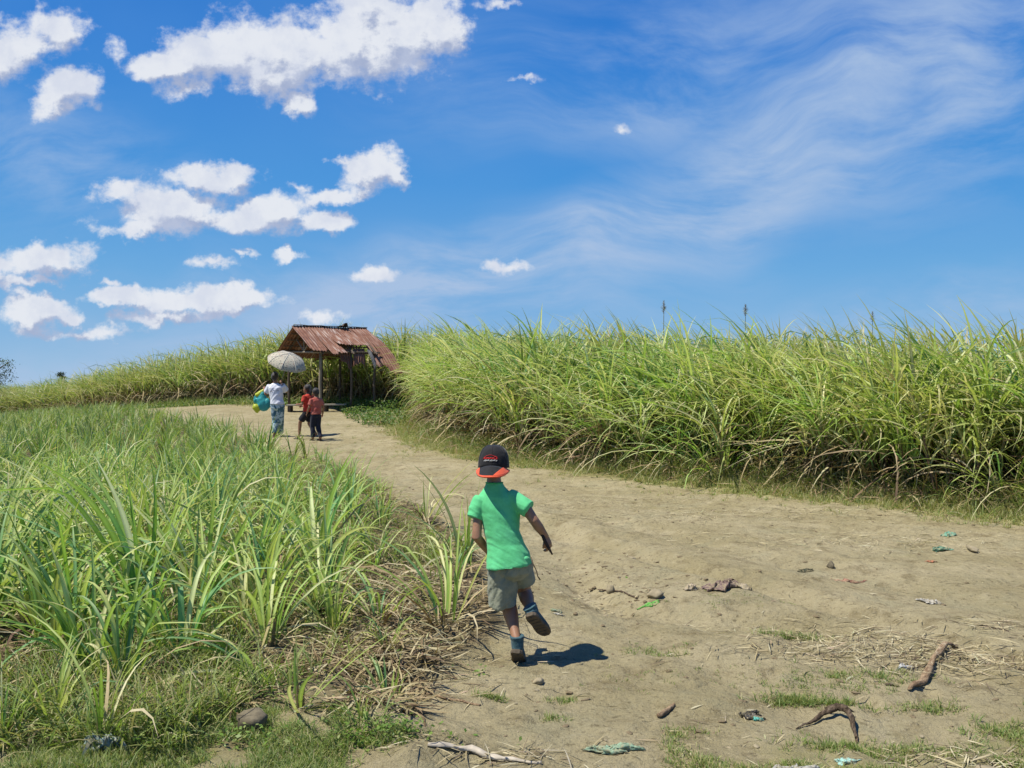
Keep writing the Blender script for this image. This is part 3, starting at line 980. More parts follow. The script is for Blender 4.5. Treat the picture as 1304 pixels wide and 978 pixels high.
def vegetation_floor():
    # 1. yellowing grass strip along the right cane
    S = Soup()
    n = 9000
    y = 7.0 + 18 * rng.random(n) ** 1.25
    x = rcx(y) - .10 - np.abs(rng.normal(0, .80, n))
    k = fbm(x, y, 3, 1.4) > .30 + .30 * np.clip((rcx(y) - x - .8) / 1.2, 0, 1)
    x, y = x[k], y[k]
    tufts(S, x, y, 10, np.interp(rcx(y) - x, [0, .5, 1.6], [.26, .15, .07]), .0055, GR, [.10, .20, .25, .26, .19], th=(20, 88), dr=(0, 80))
    setp(link('grass', S.mesh('grass'), M_LEAF), 'yellow green grass strip along the foot of the tall cane', 'grass', kind='stuff')
    # 2. weeds at the foot of the cane
    S = Soup()
    n = 46000
    y = 7.0 + 24 * rng.random(n) ** 1.2
    x = rcx(y) + .35 - rng.gamma(2.0, .22, n)
    hh = .42 * sstep(.42, .62, fbm(x, y, 3, .9)) * np.clip(1.1 - np.abs(rcx(y) - x - .0) / .9, 0, 1) + .02
    c = np.stack([x, y, H(x, y) + hh * rng.random(n)], -1)
    leaflets(S, c, rng.uniform(.02, .055, n), pick([(.07, .17, .02), (.12, .24, .03), (.04, .10, .018), (.2, .26, .06)], [.4, .25, .25, .1], n, rng))
    y = 7.5 + 22 * rng.random(2000); x = rcx(y) + .25 - np.abs(rng.normal(0, .4, 2000))
    tufts(S, x, y, 9, .42, .009, GR, [.42, .28, .12, .12, .06], th=(35, 85), dr=(30, 120), segs=5, r=.05)
    setp(link('weeds', S.mesh('weeds'), M_LEAF), 'low green weeds crowding the foot of the tall cane', 'weeds', kind='stuff')
    # 2b. weeds round the shed and far edge
    S = Soup()
    n = 16000
    x = rng.uniform(-16, -2.6, n); y = np.interp(-x, [3, 6.5, 9.6, 14.2, 20], [31, 32.6, 33.6, 37, 42]) - np.abs(rng.normal(0, .7, n)) - .05
    c = np.stack([x, y, H(x, y) + rng.random(n) * .38 * fbm(x, y, 3, .8)], -1)
    leaflets(S, c, rng.uniform(.05, .11, n), pick([(.09, .17, .03), (.16, .24, .05), (.05, .10, .02), (.26, .27, .09)], [.4, .25, .2, .15], n, rng))
    n = 9000
    x = rng.uniform(-6.4, -2.2, n); y = rng.uniform(23.5, 31, n)
    k = (x > np.interp(y, [23.5, 26, 28, 31], [-3.9, -4.9, -5.4, -6.4])) & (x < rcx(y) + .3)
    x, y = x[k], y[k]; n = len(x)
    c = np.stack([x, y, H(x, y) + rng.random(n) * .5 * fbm(x, y, 3, .8)], -1)
    leaflets(S, c, rng.uniform(.05, .11, n), pick([(.09, .17, .03), (.16, .24, .05), (.05, .10, .02), (.26, .27, .09)], [.4, .25, .2, .15], n, rng))
    xx = rng.uniform(-16, -3, 700); yy = np.interp(-xx, [3, 6.5, 9.6, 14.2, 20], [31, 32.6, 33.6, 37, 42]) - np.abs(rng.normal(0, .8, 700))
    tufts(S, xx, yy, 8, .4, .014, GR, [.3, .3, .2, .15, .05], segs=3, r=.08)
    setp(link('weeds', S.mesh('weeds'), M_LEAF), 'weeds and tall grass around and behind the rusty shed', 'weeds', kind='stuff')
    # 3. dead leaf litter on the soil of the young patch
    S = Soup()
    n = 30000
    y = 3.8 + 14 * rng.random(n) ** 1.5
    x = le(y) + .12 - rng.random(n) * (y * .62 + le(y) + .4)
    k = fbm(x, y, 3, 1.8) > .36
    x, y = x[k], y[k]; n = len(x)
    base = np.stack([x, y, H(x, y) + .012 + rng.random(n) * .03], -1)
    c = pick(DRYS, [.30, .24, .16, .18, .12], n, rng) * np.array([.92, .95, .90])
    blades(S, base, rng.uniform(0, 6.28, n), rng.uniform(.04, .26, n), rng.uniform(.005, .014, n), np.radians(rng.normal(4, 11, n)), np.radians(rng.normal(12, 15, n)), 3, c, c, False, (0, 0), rng)
    setp(link('leaf_litter', S.mesh('leaf_litter'), M_DRY), 'dry brown cane leaves littering the soil of the left patch', 'leaf litter', kind='stuff')
    # 3a. thin grass and seedlings between the clumps
    S = Soup()
    n = 6500
    y = 3.45 + 12 * rng.random(n) ** 1.35
    x = le(y) - .05 - rng.random(n) ** 1.1 * (y * .62 + le(y) + .3)
    bx_, by_ = pg(500, 840); sx_, sy_ = pg(322, 950)
    k = (fbm(x + 8, y, 3, 1.5) > .40 + .18 * sstep(1.3, .2, le(y) - x)) & ((np.hypot((x - bx_) / .75, (y - by_) / .8) > 1) | (rng.random(len(x)) < .22)) & (np.hypot(x - sx_, (y - sy_) / 1.5) > .22)
    x, y = x[k], y[k]
    tufts(S, x, y, 6, .20 + .10 * np.clip(fbm(x, y, 2, 2.0), 0, 1), .0065, GR + [(.30, .42, .07)], [.22, .24, .16, .14, .08, .16], th=(30, 88), dr=(20, 120), segs=4, r=.035)
    setp(link('grass', S.mesh('grass'), M_LEAF), 'thin grass and seedlings growing between the young cane clumps', 'grass', kind='stuff')
    # 3b. fallen leaves along the foot of the tall cane
    S = Soup()
    n = 9000
    y = 7.0 + 24 * rng.random(n) ** 1.2
    x = rcx(y) + .5 - np.abs(rng.normal(0, .65, n))
    base = np.stack([x, y, H(x, y) + .01 + rng.random(n) * .10 * (x > rcx(y) - .4)], -1)
    c = pick(DRYS, [.3, .3, .15, .17, .08], n, rng)
    blades(S, base, rng.uniform(0, 6.28, n), rng.uniform(.08, .7, n), rng.uniform(.006, .02, n), np.radians(rng.normal(14, 22, n)), np.radians(rng.normal(50, 35, n)), 4, c, c, False, (0, 0), rng)
    setp(link('leaf_litter', S.mesh('leaf_litter'), M_DRY), 'dead straw coloured leaves heaped at the foot of the tall cane', 'leaf litter', kind='stuff')
    # 4. straw scattered on the path
    S = Soup()
    def straw(n, x, y, L=(.03, .16), w=.004, dz=.006, cols=None):
        base = np.stack([x, y, H(x, y) + dz * rng.random(n)], -1)
        c = pick(cols or [(.55, .48, .28), (.45, .38, .21), (.62, .56, .36), (.20, .155, .09)], [.27, .28, .18, .27], n, rng)
        blades(S, base, rng.normal(.4, .9, n) + math.pi * (rng.random(n) < .5), rng.uniform(*L, n), w * rng.uniform(.6, 1.8, n), np.radians(rng.normal(5, 6, n)), np.radians(rng.normal(12, 8, n)), 3, c, c, False, (0, 0), rng)
    n = 8000
    y = 3.3 + 20 * rng.random(n) ** 1.6; x = le(y) + (rcx(y) - le(y)) * rng.random(n); x = np.minimum(x, y * .62)
    k = fbm(x, y, 4, 1.1) > .50
    straw(k.sum(), x[k], y[k], (.02, .10), .004)
    for (px, py, sx, sy, m, L) in [(1075, 812, .28, .10, 340, .17), (1130, 835, .35, .13, 420, .18), (1250, 838, .32, .20, 760, .20), (1000, 800, .25, .10, 160, .14), (1010, 830, .25, .10, 120, .12), (1265, 965, .22, .10, 260, .16), (1290, 800, .3, .1, 200, .16),
                                (700, 640, .9, .25, 420, .16), (900, 655, 1.1, .25, 600, .16), (1100, 690, .9, .3, 400, .16), (1050, 650, .8, .2, 300, .16), (560, 608, .8, .3, 110, .18), (1190, 690, .6, .3, 230, .16), (770, 755, .20, .16, 130, .10), (560, 845, .3, .2, 110, .14), (450, 850, .3, .25, 160, .16), (600, 970, .25, .06, 120, .16), (560, 880, .3, .1, 50, .2)]:
        gx, gy = pg(px, py)
        straw(m, rng.normal(gx, sx, m), rng.normal(gy, sy, m), (.03, L), .0045, .02)
    setp(link('straw', S.mesh('straw'), M_DRY), 'pale dry straw scattered on the dirt path', 'straw', kind='stuff')
    # 5. short turf bottom right, bottom left and in small islands on the path
    S = Soup()
    def turf(px0, px1, py0, py1, m, dens, L=.035, probs=(.2, .3, .28, .14, .08), thr=.46, npb=9):
        px = rng.uniform(px0, px1, m); py = rng.uniform(py0, py1, m)
        y = EYE * F / (py - CY); x = (px - CX) / F * y
        k = fbm(x, y, 4, dens) > thr
        tufts(S, x[k], y[k], npb, L, .0032, GR, probs, th=(25, 85), dr=(5, 80), segs=3, r=.018)
    turf(850, 1330, 925, 1010, 2600, 2.2, .032, thr=.42)
    turf(960, 1330, 850, 930, 1400, 2.0, .026, thr=.50)
    turf(-30, 440, 915, 1010, 3400, 2.4, .05, (.34, .36, .16, .09, .05), .34)
    turf(-30, 260, 870, 930, 800, 2.4, .06, (.4, .36, .12, .07, .05), .40)
    for (px, py, sx, sy, m, L) in [(480, 962, .10, .05, 110, .05), (1015, 886, .09, .025, 90, .045), (1060, 890, .07, .02, 50, .04), (627, 888, .03, .012, 26, .04), (1010, 810, .09, .03, 60, .05), (715, 886, .05, .02, 18, .03), (708, 915, .04, .02, 14, .03),
                                (830, 828, .12, .05, 40, .03), (1180, 895, .12, .03, 50, .04), (1280, 925, .10, .04, 70, .04), (1060, 870, .2, .05, 60, .03), (900, 860, .3, .1, 40, .02), (1100, 860, .16, .05, 60, .04), (940, 770, .2, .1, 30, .02), (1160, 945, .25, .05, 120, .035), (1080, 945, .1, .03, 40, .04)]:
        gx, gy = pg(px, py)
        tufts(S, rng.normal(gx, sx, m), rng.normal(gy, sy, m), 10, L, .0032, GR, [.34, .32, .2, .1, .04], th=(25, 88), dr=(5, 70), segs=3, r=.014)
    setp(link('grass', S.mesh('grass'), M_LEAF), 'short turf in the near corners and in small tufts on the dirt path', 'grass', kind='stuff')
    # 6. low broadleaf weeds in the left patch
    S = Soup()
    for (px, py, sx, sy, m) in [(390, 785, .45, .16, 2600), (60, 930, .5, .12, 1500), (180, 900, .4, .2, 1500), (330, 960, .4, .05, 600), (480, 960, .10, .05, 330), (250, 830, .6, .3, 1300), (80, 800, .6, .5, 1500), (440, 690, .4, .4, 900), (300, 720, .9, .6, 1500), (505, 755, .1, .06, 150), (610, 860, .05, .03, 20)]:
        gx, gy = pg(px, py)
        x = rng.normal(gx, sx, m); y = rng.normal(gy, sy, m)
        k = (fbm(x, y, 3, 4.0) > .44) & (y > 3.2)
        x, y = x[k], y[k]; m = len(x)
        c = np.stack([x, y, H(x, y) + .004 + .06 * rng.random(m) ** 1.5], -1)
        leaflets(S, c, rng.uniform(.010, .028, m), pick([(.13, .28, .03), (.19, .34, .05), (.09, .19, .025), (.28, .36, .10)], [.35, .3, .2, .15], m, rng), up=.35)
    setp(link('weeds', S.mesh('weeds'), M_LEAF), 'low bright green broadleaf weeds between the young cane clumps', 'weeds', kind='stuff')

vegetation_floor()

# ------------------------------------------------------------------ solid modelling helpers
def P(px, py, y):
    """photo pixel at distance y -> world point"""
    return Vector(((px - CX) / F * y, y, EYE - (py - CY) / F * y))

def ring_mesh(bm, rings, cap=True, closed_u=True):
    """rings: list of lists of Vectors with equal counts"""
    vs = [[bm.verts.new(p) for p in r] for r in rings]
    n = len(rings[0])
    for a, b in zip(vs[:-1], vs[1:]):
        for i in range(n if closed_u else n - 1):
            j = (i + 1) % n
            try: bm.faces.new((a[i], a[j], b[j], b[i]))
            except ValueError: pass
    if cap:
        bm.faces.new(vs[0][::-1]); bm.faces.new(vs[-1])
    return vs

def frame_of(d, up=Vector((0, 0, 1))):
    d = d.normalized()
    if abs(d.dot(up)) > .97: up = Vector((0, 1, 0))
    u = d.cross(up).normalized()
    v = u.cross(d).normalized()
    return u, v

def tube(bm, pts, rad, n=14, cap=True, up=None, squash=None):
    """tube through points; rad float or (ru, rv) per point"""
    pts = [Vector(p) for p in pts]
    u0 = None
    rings = []
    for i, p in enumerate(pts):
        d = (pts[min(i + 1, len(pts) - 1)] - pts[max(i - 1, 0)]).normalized()
        if u0 is None: u, v = frame_of(d, up or Vector((0, 0, 1)))
        else:
            u = (u0 - d * u0.dot(d)).normalized(); v = u.cross(d).normalized()
        u0 = u
        r = rad[i] if isinstance(rad, (list, tuple)) else rad
        ru, rv = r if isinstance(r, (tuple, list)) else (r, r)
        rings.append([p + u * (ru * math.cos(2 * math.pi * k / n)) + v * (rv * math.sin(2 * math.pi * k / n)) for k in range(n)])
    return ring_mesh(bm, rings, cap)

def ball(bm, c, r, rot=None, seg=16):
    """ellipsoid; r float or 3-tuple"""
    r = (r, r, r) if not isinstance(r, (tuple, list)) else r
    M = Matrix.Translation(Vector(c)) @ (rot.to_matrix().to_4x4() if rot is not None else Matrix()) @ Matrix.Diagonal((*r, 1))
    bmesh.ops.create_uvsphere(bm, u_segments=seg, v_segments=max(6, seg * 2 // 3), radius=1.0, matrix=M)

def limb(bm, joints, n=14):
    """tapered limb with rounded joints: joints = [(point, radius)...]"""
    pts = []; rad = []
    for (a, ra), (b, rb) in zip(joints[:-1], joints[1:]):
        a = Vector(a); b = Vector(b)
        for t in (0, .33, .66):
            pts.append(a.lerp(b, t)); rad.append(ra + (rb - ra) * t)
    pts.append(Vector(joints[-1][0])); rad.append(joints[-1][1])
    tube(bm, pts, rad, n)
    for p, r in (joints[0], joints[-1]):
        ball(bm, p, r * .99, seg=12)

def remesh(bm, voxel, smooth=2, name='m', fac=.5):
    me = bpy.data.meshes.new(name + '_raw')
    bmesh.ops.recalc_face_normals(bm, faces=bm.faces)
    bm.to_mesh(me); bm.free()
    o = bpy.data.objects.new(name + '_raw', me)
    COL.objects.link(o)
    md = o.modifiers.new('r', 'REMESH'); md.mode = 'VOXEL'; md.voxel_size = voxel
    if smooth:
        sm = o.modifiers.new('s', 'SMOOTH'); sm.iterations = smooth; sm.factor = fac
    dg = bpy.context.evaluated_depsgraph_get()
    out = bpy.data.meshes.new_from_object(o.evaluated_get(dg))
    out.name = name
    bpy.data.objects.remove(o); bpy.data.meshes.remove(me)
    smooth_mesh(out)
    return out

def coords(me):
    a = np.empty(len(me.vertices) * 3, np.float32); me.vertices.foreach_get('co', a)
    return a.reshape(-1, 3).astype(float)

def normals(me):
    a = np.empty(len(me.vertices) * 3, np.float32); me.vertices.foreach_get('normal', a)
    return a.reshape(-1, 3).astype(float)

def set_coords(me, V):
    me.vertices.foreach_set('co', V.astype(np.float32).ravel()); me.update()

def child(name, me, mats, parent):
    """mesh in world coordinates -> child of parent (parents here have no rotation)"""
    V = coords(me); p = wl(parent)
    set_coords(me, V - np.array(p))
    return link(name, me, mats, parent)

def bm_mesh(bm, name, smooth=True):
    bmesh.ops.recalc_face_normals(bm, faces=bm.faces)
    me = bpy.data.meshes.new(name); bm.to_mesh(me); bm.free()
    if smooth: smooth_mesh(me)
    return me

def box(bm, c, s, rot=None, bev=0.0):
    M = Matrix.Translation(Vector(c)) @ (rot.to_matrix().to_4x4() if rot is not None else Matrix()) @ Matrix.Diagonal((*s, 1))
    r = bmesh.ops.create_cube(bm, size=1.0, matrix=M)
    if bev:
        es = list({e for v in r['verts'] for e in v.link_edges})
        bmesh.ops.bevel(bm, geom=es, offset=bev, segments=2, affect='EDGES')

def ellipse_ring(c, rx, ry, n=28, tilt=Vector((0, 0, 1)), xdir=Vector((1, 0, 0)), pw=2.0):
    x = (xdir - tilt * xdir.dot(tilt)).normalized(); y = tilt.cross(x).normalized()
    out = []
    for k in range(n):
        a = 2 * math.pi * k / n
        ca, sa = math.cos(a), math.sin(a)
        out.append(Vector(c) + x * (rx * math.copysign(abs(ca) ** (2 / pw), ca)) + y * (ry * math.copysign(abs(sa) ** (2 / pw), sa)))
    return out

def wrinkle(me, amp, fx, fz, seed=0, diag=1.0, mask=None):
    """cloth folds: push vertices along normals by stretched noise running diagonally"""
    V = coords(me); N = normals(me)
    a = V[:, 0] * math.cos(diag) + V[:, 2] * math.sin(diag)
    b = -V[:, 0] * math.sin(diag) + V[:, 2] * math.cos(diag)
    n1 = fbm(a * fx + seed, b * fz + V[:, 1] * fz * .6 + seed * 3.1, 3) - .5
    r = 1 - np.abs(fbm(a * fx * .6 + 9 + seed, b * fz * .7 + V[:, 1] * 5, 2) - .5) * 4
    d = amp * (1.3 * n1 + .8 * np.clip(r, 0, 1) - .25)
    if mask is not None: d = d * mask(V)
    set_coords(me, V + N * d[:, None])
    return me

def hand_fist(bm, wrist, dirv, palm_n, thumb_side, s=1.0, curl=1.0):
    """hand with palm, four curled fingers and a thumb; dirv points from wrist to knuckles"""
    d = Vector(dirv).normalized(); nrm = (Vector(palm_n) - d * Vector(palm_n).dot(d)).normalized()
    side = Vector(thumb_side); side = (side - d * side.dot(d) - nrm * side.dot(nrm)).normalized()
    w = Vector(wrist)
    pl = .060 * s
    tube(bm, [w, w + d * pl * .4, w + d * pl * .8, w + d * pl], [(.020 * s, .014 * s), (.027 * s, .014 * s), (.029 * s, .014 * s), (.026 * s, .011 * s)], 12, up=nrm)
    lens = [.048, .054, .050, .040]
    for i in range(4):
        b = w + d * pl * .93 + side * ((1.5 - i) * .0145 * s)
        pts = [b - d * .01 * s]
        a = .35 * curl; p = b
        for k, fr in enumerate((.42, .32, .26)):
            dd = d * math.cos(a) + nrm * math.sin(a)
            p = p + dd * lens[i] * s * fr
            pts.append(p); a += .85 * curl
        tube(bm, pts, [.0085 * s, .0080 * s, .0073 * s, .0060 * s], 8)
        ball(bm, pts[-1], .0060 * s, seg=8)
    b = w + d * pl * .35 + side * .020 * s
    p1 = b + (side * .8 + d * .9 + nrm * .3).normalized() * .024 * s
    p2 = p1 + (d * .9 + nrm * .8 - side * .2).normalized() * .022 * s
    tube(bm, [b - side * .01 * s, b, p1, p2], [.011 * s, .0105 * s, .0092 * s, .0072 * s], 8)
    ball(bm, p2, .0072 * s, seg=8)

def head_shape(bm, c, s, fwd, up=Vector((0, 0, 1))):
    """skull, jaw, nose, ears, brow and lips about centre c, s = head height"""
    f = Vector(fwd).normalized(); up = (up - f * up.dot(f)).normalized(); rt = f.cross(up).normalized()
    c = Vector(c)
    M = Matrix((rt, f, up)).transposed()
    q = M.to_quaternion()
    def L(x, y, z): return c + rt * x * s + f * y * s + up * z * s
    ball(bm, L(0, -.03, .10), (.345 * s, .41 * s, .385 * s), q, 20)
    ball(bm, L(0, .10, -.14), (.27 * s, .28 * s, .33 * s), q, 16)
    ball(bm, L(0, .27, -.37), (.13 * s, .11 * s, .10 * s), q, 10)
    ball(bm, L(0, .40, -.08), (.055 * s, .09 * s, .09 * s), q, 10)
    ball(bm, L(0, .36, -.26), (.11 * s, .045 * s, .045 * s), q, 10)
    for k in (-1, 1):
        ball(bm, L(k * .36, -.02, -.04), (.035 * s, .075 * s, .115 * s), q, 10)
        ball(bm, L(k * .14, .335, .02), (.075 * s, .04 * s, .045 * s), q, 10)
        ball(bm, L(k * .17, .25, -.14), (.10 * s, .09 * s, .10 * s), q, 10)
    return L

def paint_skin(me, parts):
    """face material indices by distance: parts = [(centre, radius, index)] ; adds eyes and lips on the body mesh"""
    cen = np.empty(len(me.polygons) * 3, np.float32); me.polygons.foreach_get('center', cen); cen = cen.reshape(-1, 3)
    idx = np.zeros(len(me.polygons), np.int32)
    for c, r, i in parts:
        idx[np.linalg.norm(cen - np.array(c), axis=1) < r] = i
    me.polygons.foreach_set('material_index', idx)

def skin_mat(name, col):
    m, t = mat(name)
    tc = t.node('ShaderNodeTexCoord').outputs['Object']
    c = t.mix(t.ramp(t.noise(tc, 22, 4, .6), .3, .7), col, tuple(x * .78 for x in col))
    p = t.node('ShaderNodeBsdfPrincipled')
    t.put(p.inputs['Base Color'], c)
    p.inputs['Roughness'].default_value = .48
    p.inputs['Specular IOR Level'].default_value = .4
    p.inputs['Subsurface Weight'].default_value = .12
    p.inputs['Subsurface Radius'].default_value = (.02, .008, .004)
    p.inputs['Subsurface Scale'].default_value = .3
    t.put(p.inputs['Normal'], bump(t, t.noise(tc, 160, 3), .12, .002))
    finish(t, p.outputs[0])
    return m

M_SKIN = skin_mat('brown_skin', (.34, .18, .105))
M_SKIN2 = skin_mat('brown_skin_far', (.30, .155, .09))
M_EYE = plain_mat('dark_eye', (.02, .015, .012), .3, .5)
M_LIP = plain_mat('lips', (.22, .08, .06), .5, .3)
M_HAIR = cloth_mat('black_hair', (.018, .014, .012), (.035, .026, .022), 80, .5, .4, .8)

# ------------------------------------------------------------------ the running boy
def boy():
    Y0 = 4.68
    dz = float(H((660 - CX) / F * Y0, 4.70)) + .004
    def B(px, py, y):
        v = P(px, py, y); v.z += dz
        return v
    root = empty('person', B(660, 843, 4.66), label='running boy in a green t-shirt, grey green shorts and a black cap, seen from behind', cat='boy')
    hip = B(648, 716, 4.66)
    neck = B(629, 619, 4.74)
    head = B(628.5, 592, 4.765)
    hl_, hr_ = B(638, 722, 4.66), B(665, 722, 4.67)
    knee_l = B(646, 762, 4.76); ank_l = B(658.5, 815, 4.585)
    knee_r = B(667.5, 751, 4.83); ank_r = B(676, 775, 4.645)
    sh_l, sh_r = B(608, 636, 4.72), B(659, 630, 4.71)
    el_l, wr_l = B(607, 682, 4.66), B(623, 702, 4.83)
    el_r, wr_r = B(680.5, 662, 4.66), B(694.5, 681.5, 4.70)
    bm = bmesh.new()
    # trunk
    tr = [(hip + Vector((0, 0, -.05)), .064, .052), (hip, .074, .056), (hip.lerp(neck, .3), .080, .060), (hip.lerp(neck, .6), .082, .060),
          (hip.lerp(neck, .82), .078, .052), (hip.lerp(neck, .93), .045, .040), (neck + Vector((0, .008, .02)), .040, .041), (head + Vector((0, -.005, -.04)), .036, .040)]
    ax = (neck - hip).normalized()
    ring_mesh(bm, [ellipse_ring(c, a, b, 24, ax) for c, a, b in tr])
    fwd = Vector((.05, 1, -.12))
    L = head_shape(bm, head, .185, fwd, Vector((-.02, .12, 1)))
    limb(bm, [(sh_l + Vector((.008, 0, -.012)), .024), (el_l, .0265), (wr_l, .0185)])
    limb(bm, [(sh_r + Vector((-.008, 0, -.020)), .023), (el_r.lerp(sh_r, .5), .030), (el_r, .0255), (el_r.lerp(wr_r, .35), .0265), (wr_r, .0180)])
    limb(bm, [(hl_, .048), (knee_l, .043), (knee_l.lerp(ank_l, .35), .041), (ank_l.lerp(knee_l, .25), .027), (ank_l, .022), (B(659, 824, 4.61), .014)])
    limb(bm, [(hr_ + Vector((-.02, 0, 0)), .044), (knee_r, .040), (knee_r.lerp(ank_r, .4), .040), (ank_r.lerp(knee_r, .2), .027), (ank_r, .023), (B(678, 780, 4.63), .018)])
    hand_fist(bm, wr_r, Vector((.22, .05, -.55)), Vector((-.75, .55, -.1)), Vector((-.2, -.8, .1)), .92, 1.0)
    hand_fist(bm, wr_l, Vector((.35, .8, -.15)), Vector((.5, -.1, -.8)), Vector((.4, .2, .8)), .92, .9)
    me = remesh(bm, .0042, 3, 'body')
    paint_skin(me, [(L(.14, .37, .02), .010, 1), (L(-.14, .37, .02), .010, 1), (L(0, .40, -.26), .016, 2)])
    child('body', me, [M_SKIN, M_EYE, M_LIP], root)
    # hair under the cap
    bm = bmesh.new()
    hq = Matrix((Vector((1, 0, 0)), fwd.normalized(), Vector((0, .12, 1)))).transposed().to_quaternion()
    ball(bm, L(0, -.08, .04), (.355 * .185, .385 * .185, .30 * .185), hq, 20)
    me = remesh(bm, .005, 1, 'hair')
    V = coords(me); N = normals(me)
    set_coords(me, V + N * ((fbm(V[:, 0] * 160, V[:, 2] * 90 + V[:, 1] * 60, 2) - .5) * .006)[:, None])
    child('hair', me, M_HAIR, root)
    # t-shirt
    def shirt_extra(t, tc, c):
        n = t.noise(tc, 7, 4, .6)
        return t.mix(t.math('MULTIPLY', t.ramp(n, .45, .75), .35), c, (.16, .62, .33))
    m_shirt = cloth_mat('green_cotton', (.115, .55, .23), (.088, .46, .18), 18, .8, .2, .25, shirt_extra)
    bm = bmesh.new()
    hemc = B(648.5, 716, 4.665)
    sc_ = [(B(629.5, 613, 4.744), .043, .044), (B(630, 618, 4.742), .053, .052), (B(631, 624, 4.74), .073, .062), (B(632.5, 631, 4.735), .101, .073), (B(634, 641, 4.73), .113, .082), (B(636, 655, 4.715), .108, .086), (B(638.5, 672, 4.70), .098, .084),
           (B(643, 690, 4.685), .101, .088), (B(646.5, 704, 4.675), .114, .102), (hemc, .121, .109), (hemc + Vector((0, 0, -.012)), .1215, .1095)]
    tl = Vector((.0, .04, 1)).normalized()
    rings = [ellipse_ring(c, a, b, 36, (tl if i < 8 else Vector((-.10, .02, 1)).normalized()), pw=2.25) for i, (c, a, b) in enumerate(sc_)]
    rings += [ellipse_ring(hemc + Vector((0, 0, -.012)), .113, .101, 36, Vector((-.10, .02, 1)).normalized(), pw=2.25), ellipse_ring(hemc + Vector((0, 0, .03)), .104, .090, 36, Vector((-.10, .02, 1)).normalized(), pw=2.25)]
    ring_mesh(bm, rings)
    def sleeve(a, b, r0, r1, up=None):
        d = (b - a).normalized()
        tube(bm, [a - d * .02, a, a.lerp(b, .5), b, b, b - d * .03], [r0 * .9, r0, (r0 + r1) / 2, r1, r1 - .0085, r1 - .010], 20)
    sleeve(B(613.5, 638, 4.722), B(604.5, 659, 4.695), .050, .0455)
    sleeve(B(651, 633, 4.722), B(673.5, 647, 4.675), .049, .0460)
    me = remesh(bm, .0042, 3, 't_shirt')
    def mk(V): return np.clip((neck.z + .0 - V[:, 2]) / .10, .12, 1)
    wrinkle(me, .012, 3.5, 13, 2, -.80, mk)
    wrinkle(me, .0035, 9, 38, 5, -.6, mk)
    ts = child('t_shirt', me, m_shirt, root)
    bm = bmesh.new()
    cr_ = ellipse_ring(B(629.5, 613.3, 4.744), .0445, .0455, 32, tl)
    tube(bm, cr_ + [cr_[0]], .0042, 7)
    child('collar', bm_mesh(bm, 'collar'), cloth_mat('green_rib', (.05, .38, .125), None, 60), ts)
    # shorts: pelvis and two wide legs with folded hems
    m_short = cloth_mat('faded_grey_green_cotton', (.26, .27, .195), (.185, .205, .15), 22, .85, .15, .5)
    bm = bmesh.new()
    def legtube(top, bot, r0, r1, n0, r1b=None):
        d = (bot - top).normalized()
        tube(bm, [top, top.lerp(bot, .3), top.lerp(bot, .7), bot, bot, bot - d * .03], [r0, (r0 + r1) / 2 * 1.01, r1 * .99, r1, (r1[0] - .009, r1[1] - .009) if isinstance(r1, tuple) else r1 - .009, (r1 - .011) if not isinstance(r1, tuple) else (r1[0] - .011, r1[1] - .011)], 22)
    ring_mesh(bm, [ellipse_ring(c, a, b, 28) for c, a, b in [(B(649, 708, 4.67), .090, .080), (B(650, 716, 4.665), .100, .086), (B(651, 727, 4.67), .104, .088), (B(651, 735, 4.68), .070, .06)]])
    legtube(B(639.5, 722, 4.665), B(639.5, 768, 4.695), .068, .0790, None)
    legtube(B(662, 716, 4.68), B(668, 739.5, 4.735), .062, .0600, None)
    me = remesh(bm, .0042, 3, 'shorts')
    wrinkle(me, .012, 4, 22, 11, 1.15)
    wrinkle(me, .004, 10, 40, 3, .7)
    child('shorts', me, m_short, root)
    # hanging drawstring
    bm = bmesh.new()
    tube(bm, [B(676, 708, 4.60), B(679, 717, 4.58), B(683, 725, 4.575), B(685, 733, 4.57), B(688, 737, 4.57)], [.0035, .0032, .003, .0035, .004], 6)
    child('drawstring', bm_mesh(bm, 'drawstring'), plain_mat('dark_cord', (.10, .07, .04)), root)
    # shoes
    m_up = cloth_mat('dark_teal_canvas', (.045, .105, .125), (.025, .06, .075), 35, .8, .2, .4)
    m_sole = plain_mat('brown_rubber_sole', (.125, .10, .07), .8, .2, .3, 40, .4)
    def shoe(ankle, heel, toe, top_dir, side):
        """heel/toe on the sole plane; top_dir points from the sole to the instep"""
        f = (toe - heel); Ln = f.length; f.normalize()
        u = (top_dir - f * top_dir.dot(f)).normalized(); s = f.cross(u).normalized()
        par = None
        def ring(t, w, h0, h1, n=18):
            c = heel + f * (Ln * t)
            return [c + s * (w * math.cos(2 * math.pi * k / n)) + u * ((h0 + h1) / 2 + (h1 - h0) / 2 * math.sin(2 * math.pi * k / n)) for k in range(n)]
        bm = bmesh.new()
        ring_mesh(bm, [ring(-.02, .018, .012, .040), ring(.05, .028, .010, .060), ring(.2, .031, .010, .066), ring(.4, .032, .010, .060), ring(.6, .036, .010, .046), ring(.8, .036, .010, .036), ring(.94, .026, .010, .026), ring(1.0, .012, .012, .02)])
        c0 = heel + f * Ln * .16 + u * .045
        top = ankle + (ankle - c0).normalized() * .012
        tube(bm, [c0 - u * .01, c0.lerp(top, .6), top, top, top.lerp(c0, .3)], [(.032, .036), (.034, .037), (.039, .040), (.031, .031), (.029, .029)], 18)
        for k in range(4):
            p = heel + f * Ln * (.36 + .09 * k) + u * (.064 - .006 * k)
            tube(bm, [p - s * .02, p + u * .004, p + s * .02], .0028, 6)
        me = remesh(bm, .0035, 2, 'shoe')
        sh = child('shoe', me, m_up, root)
        bm = bmesh.new()
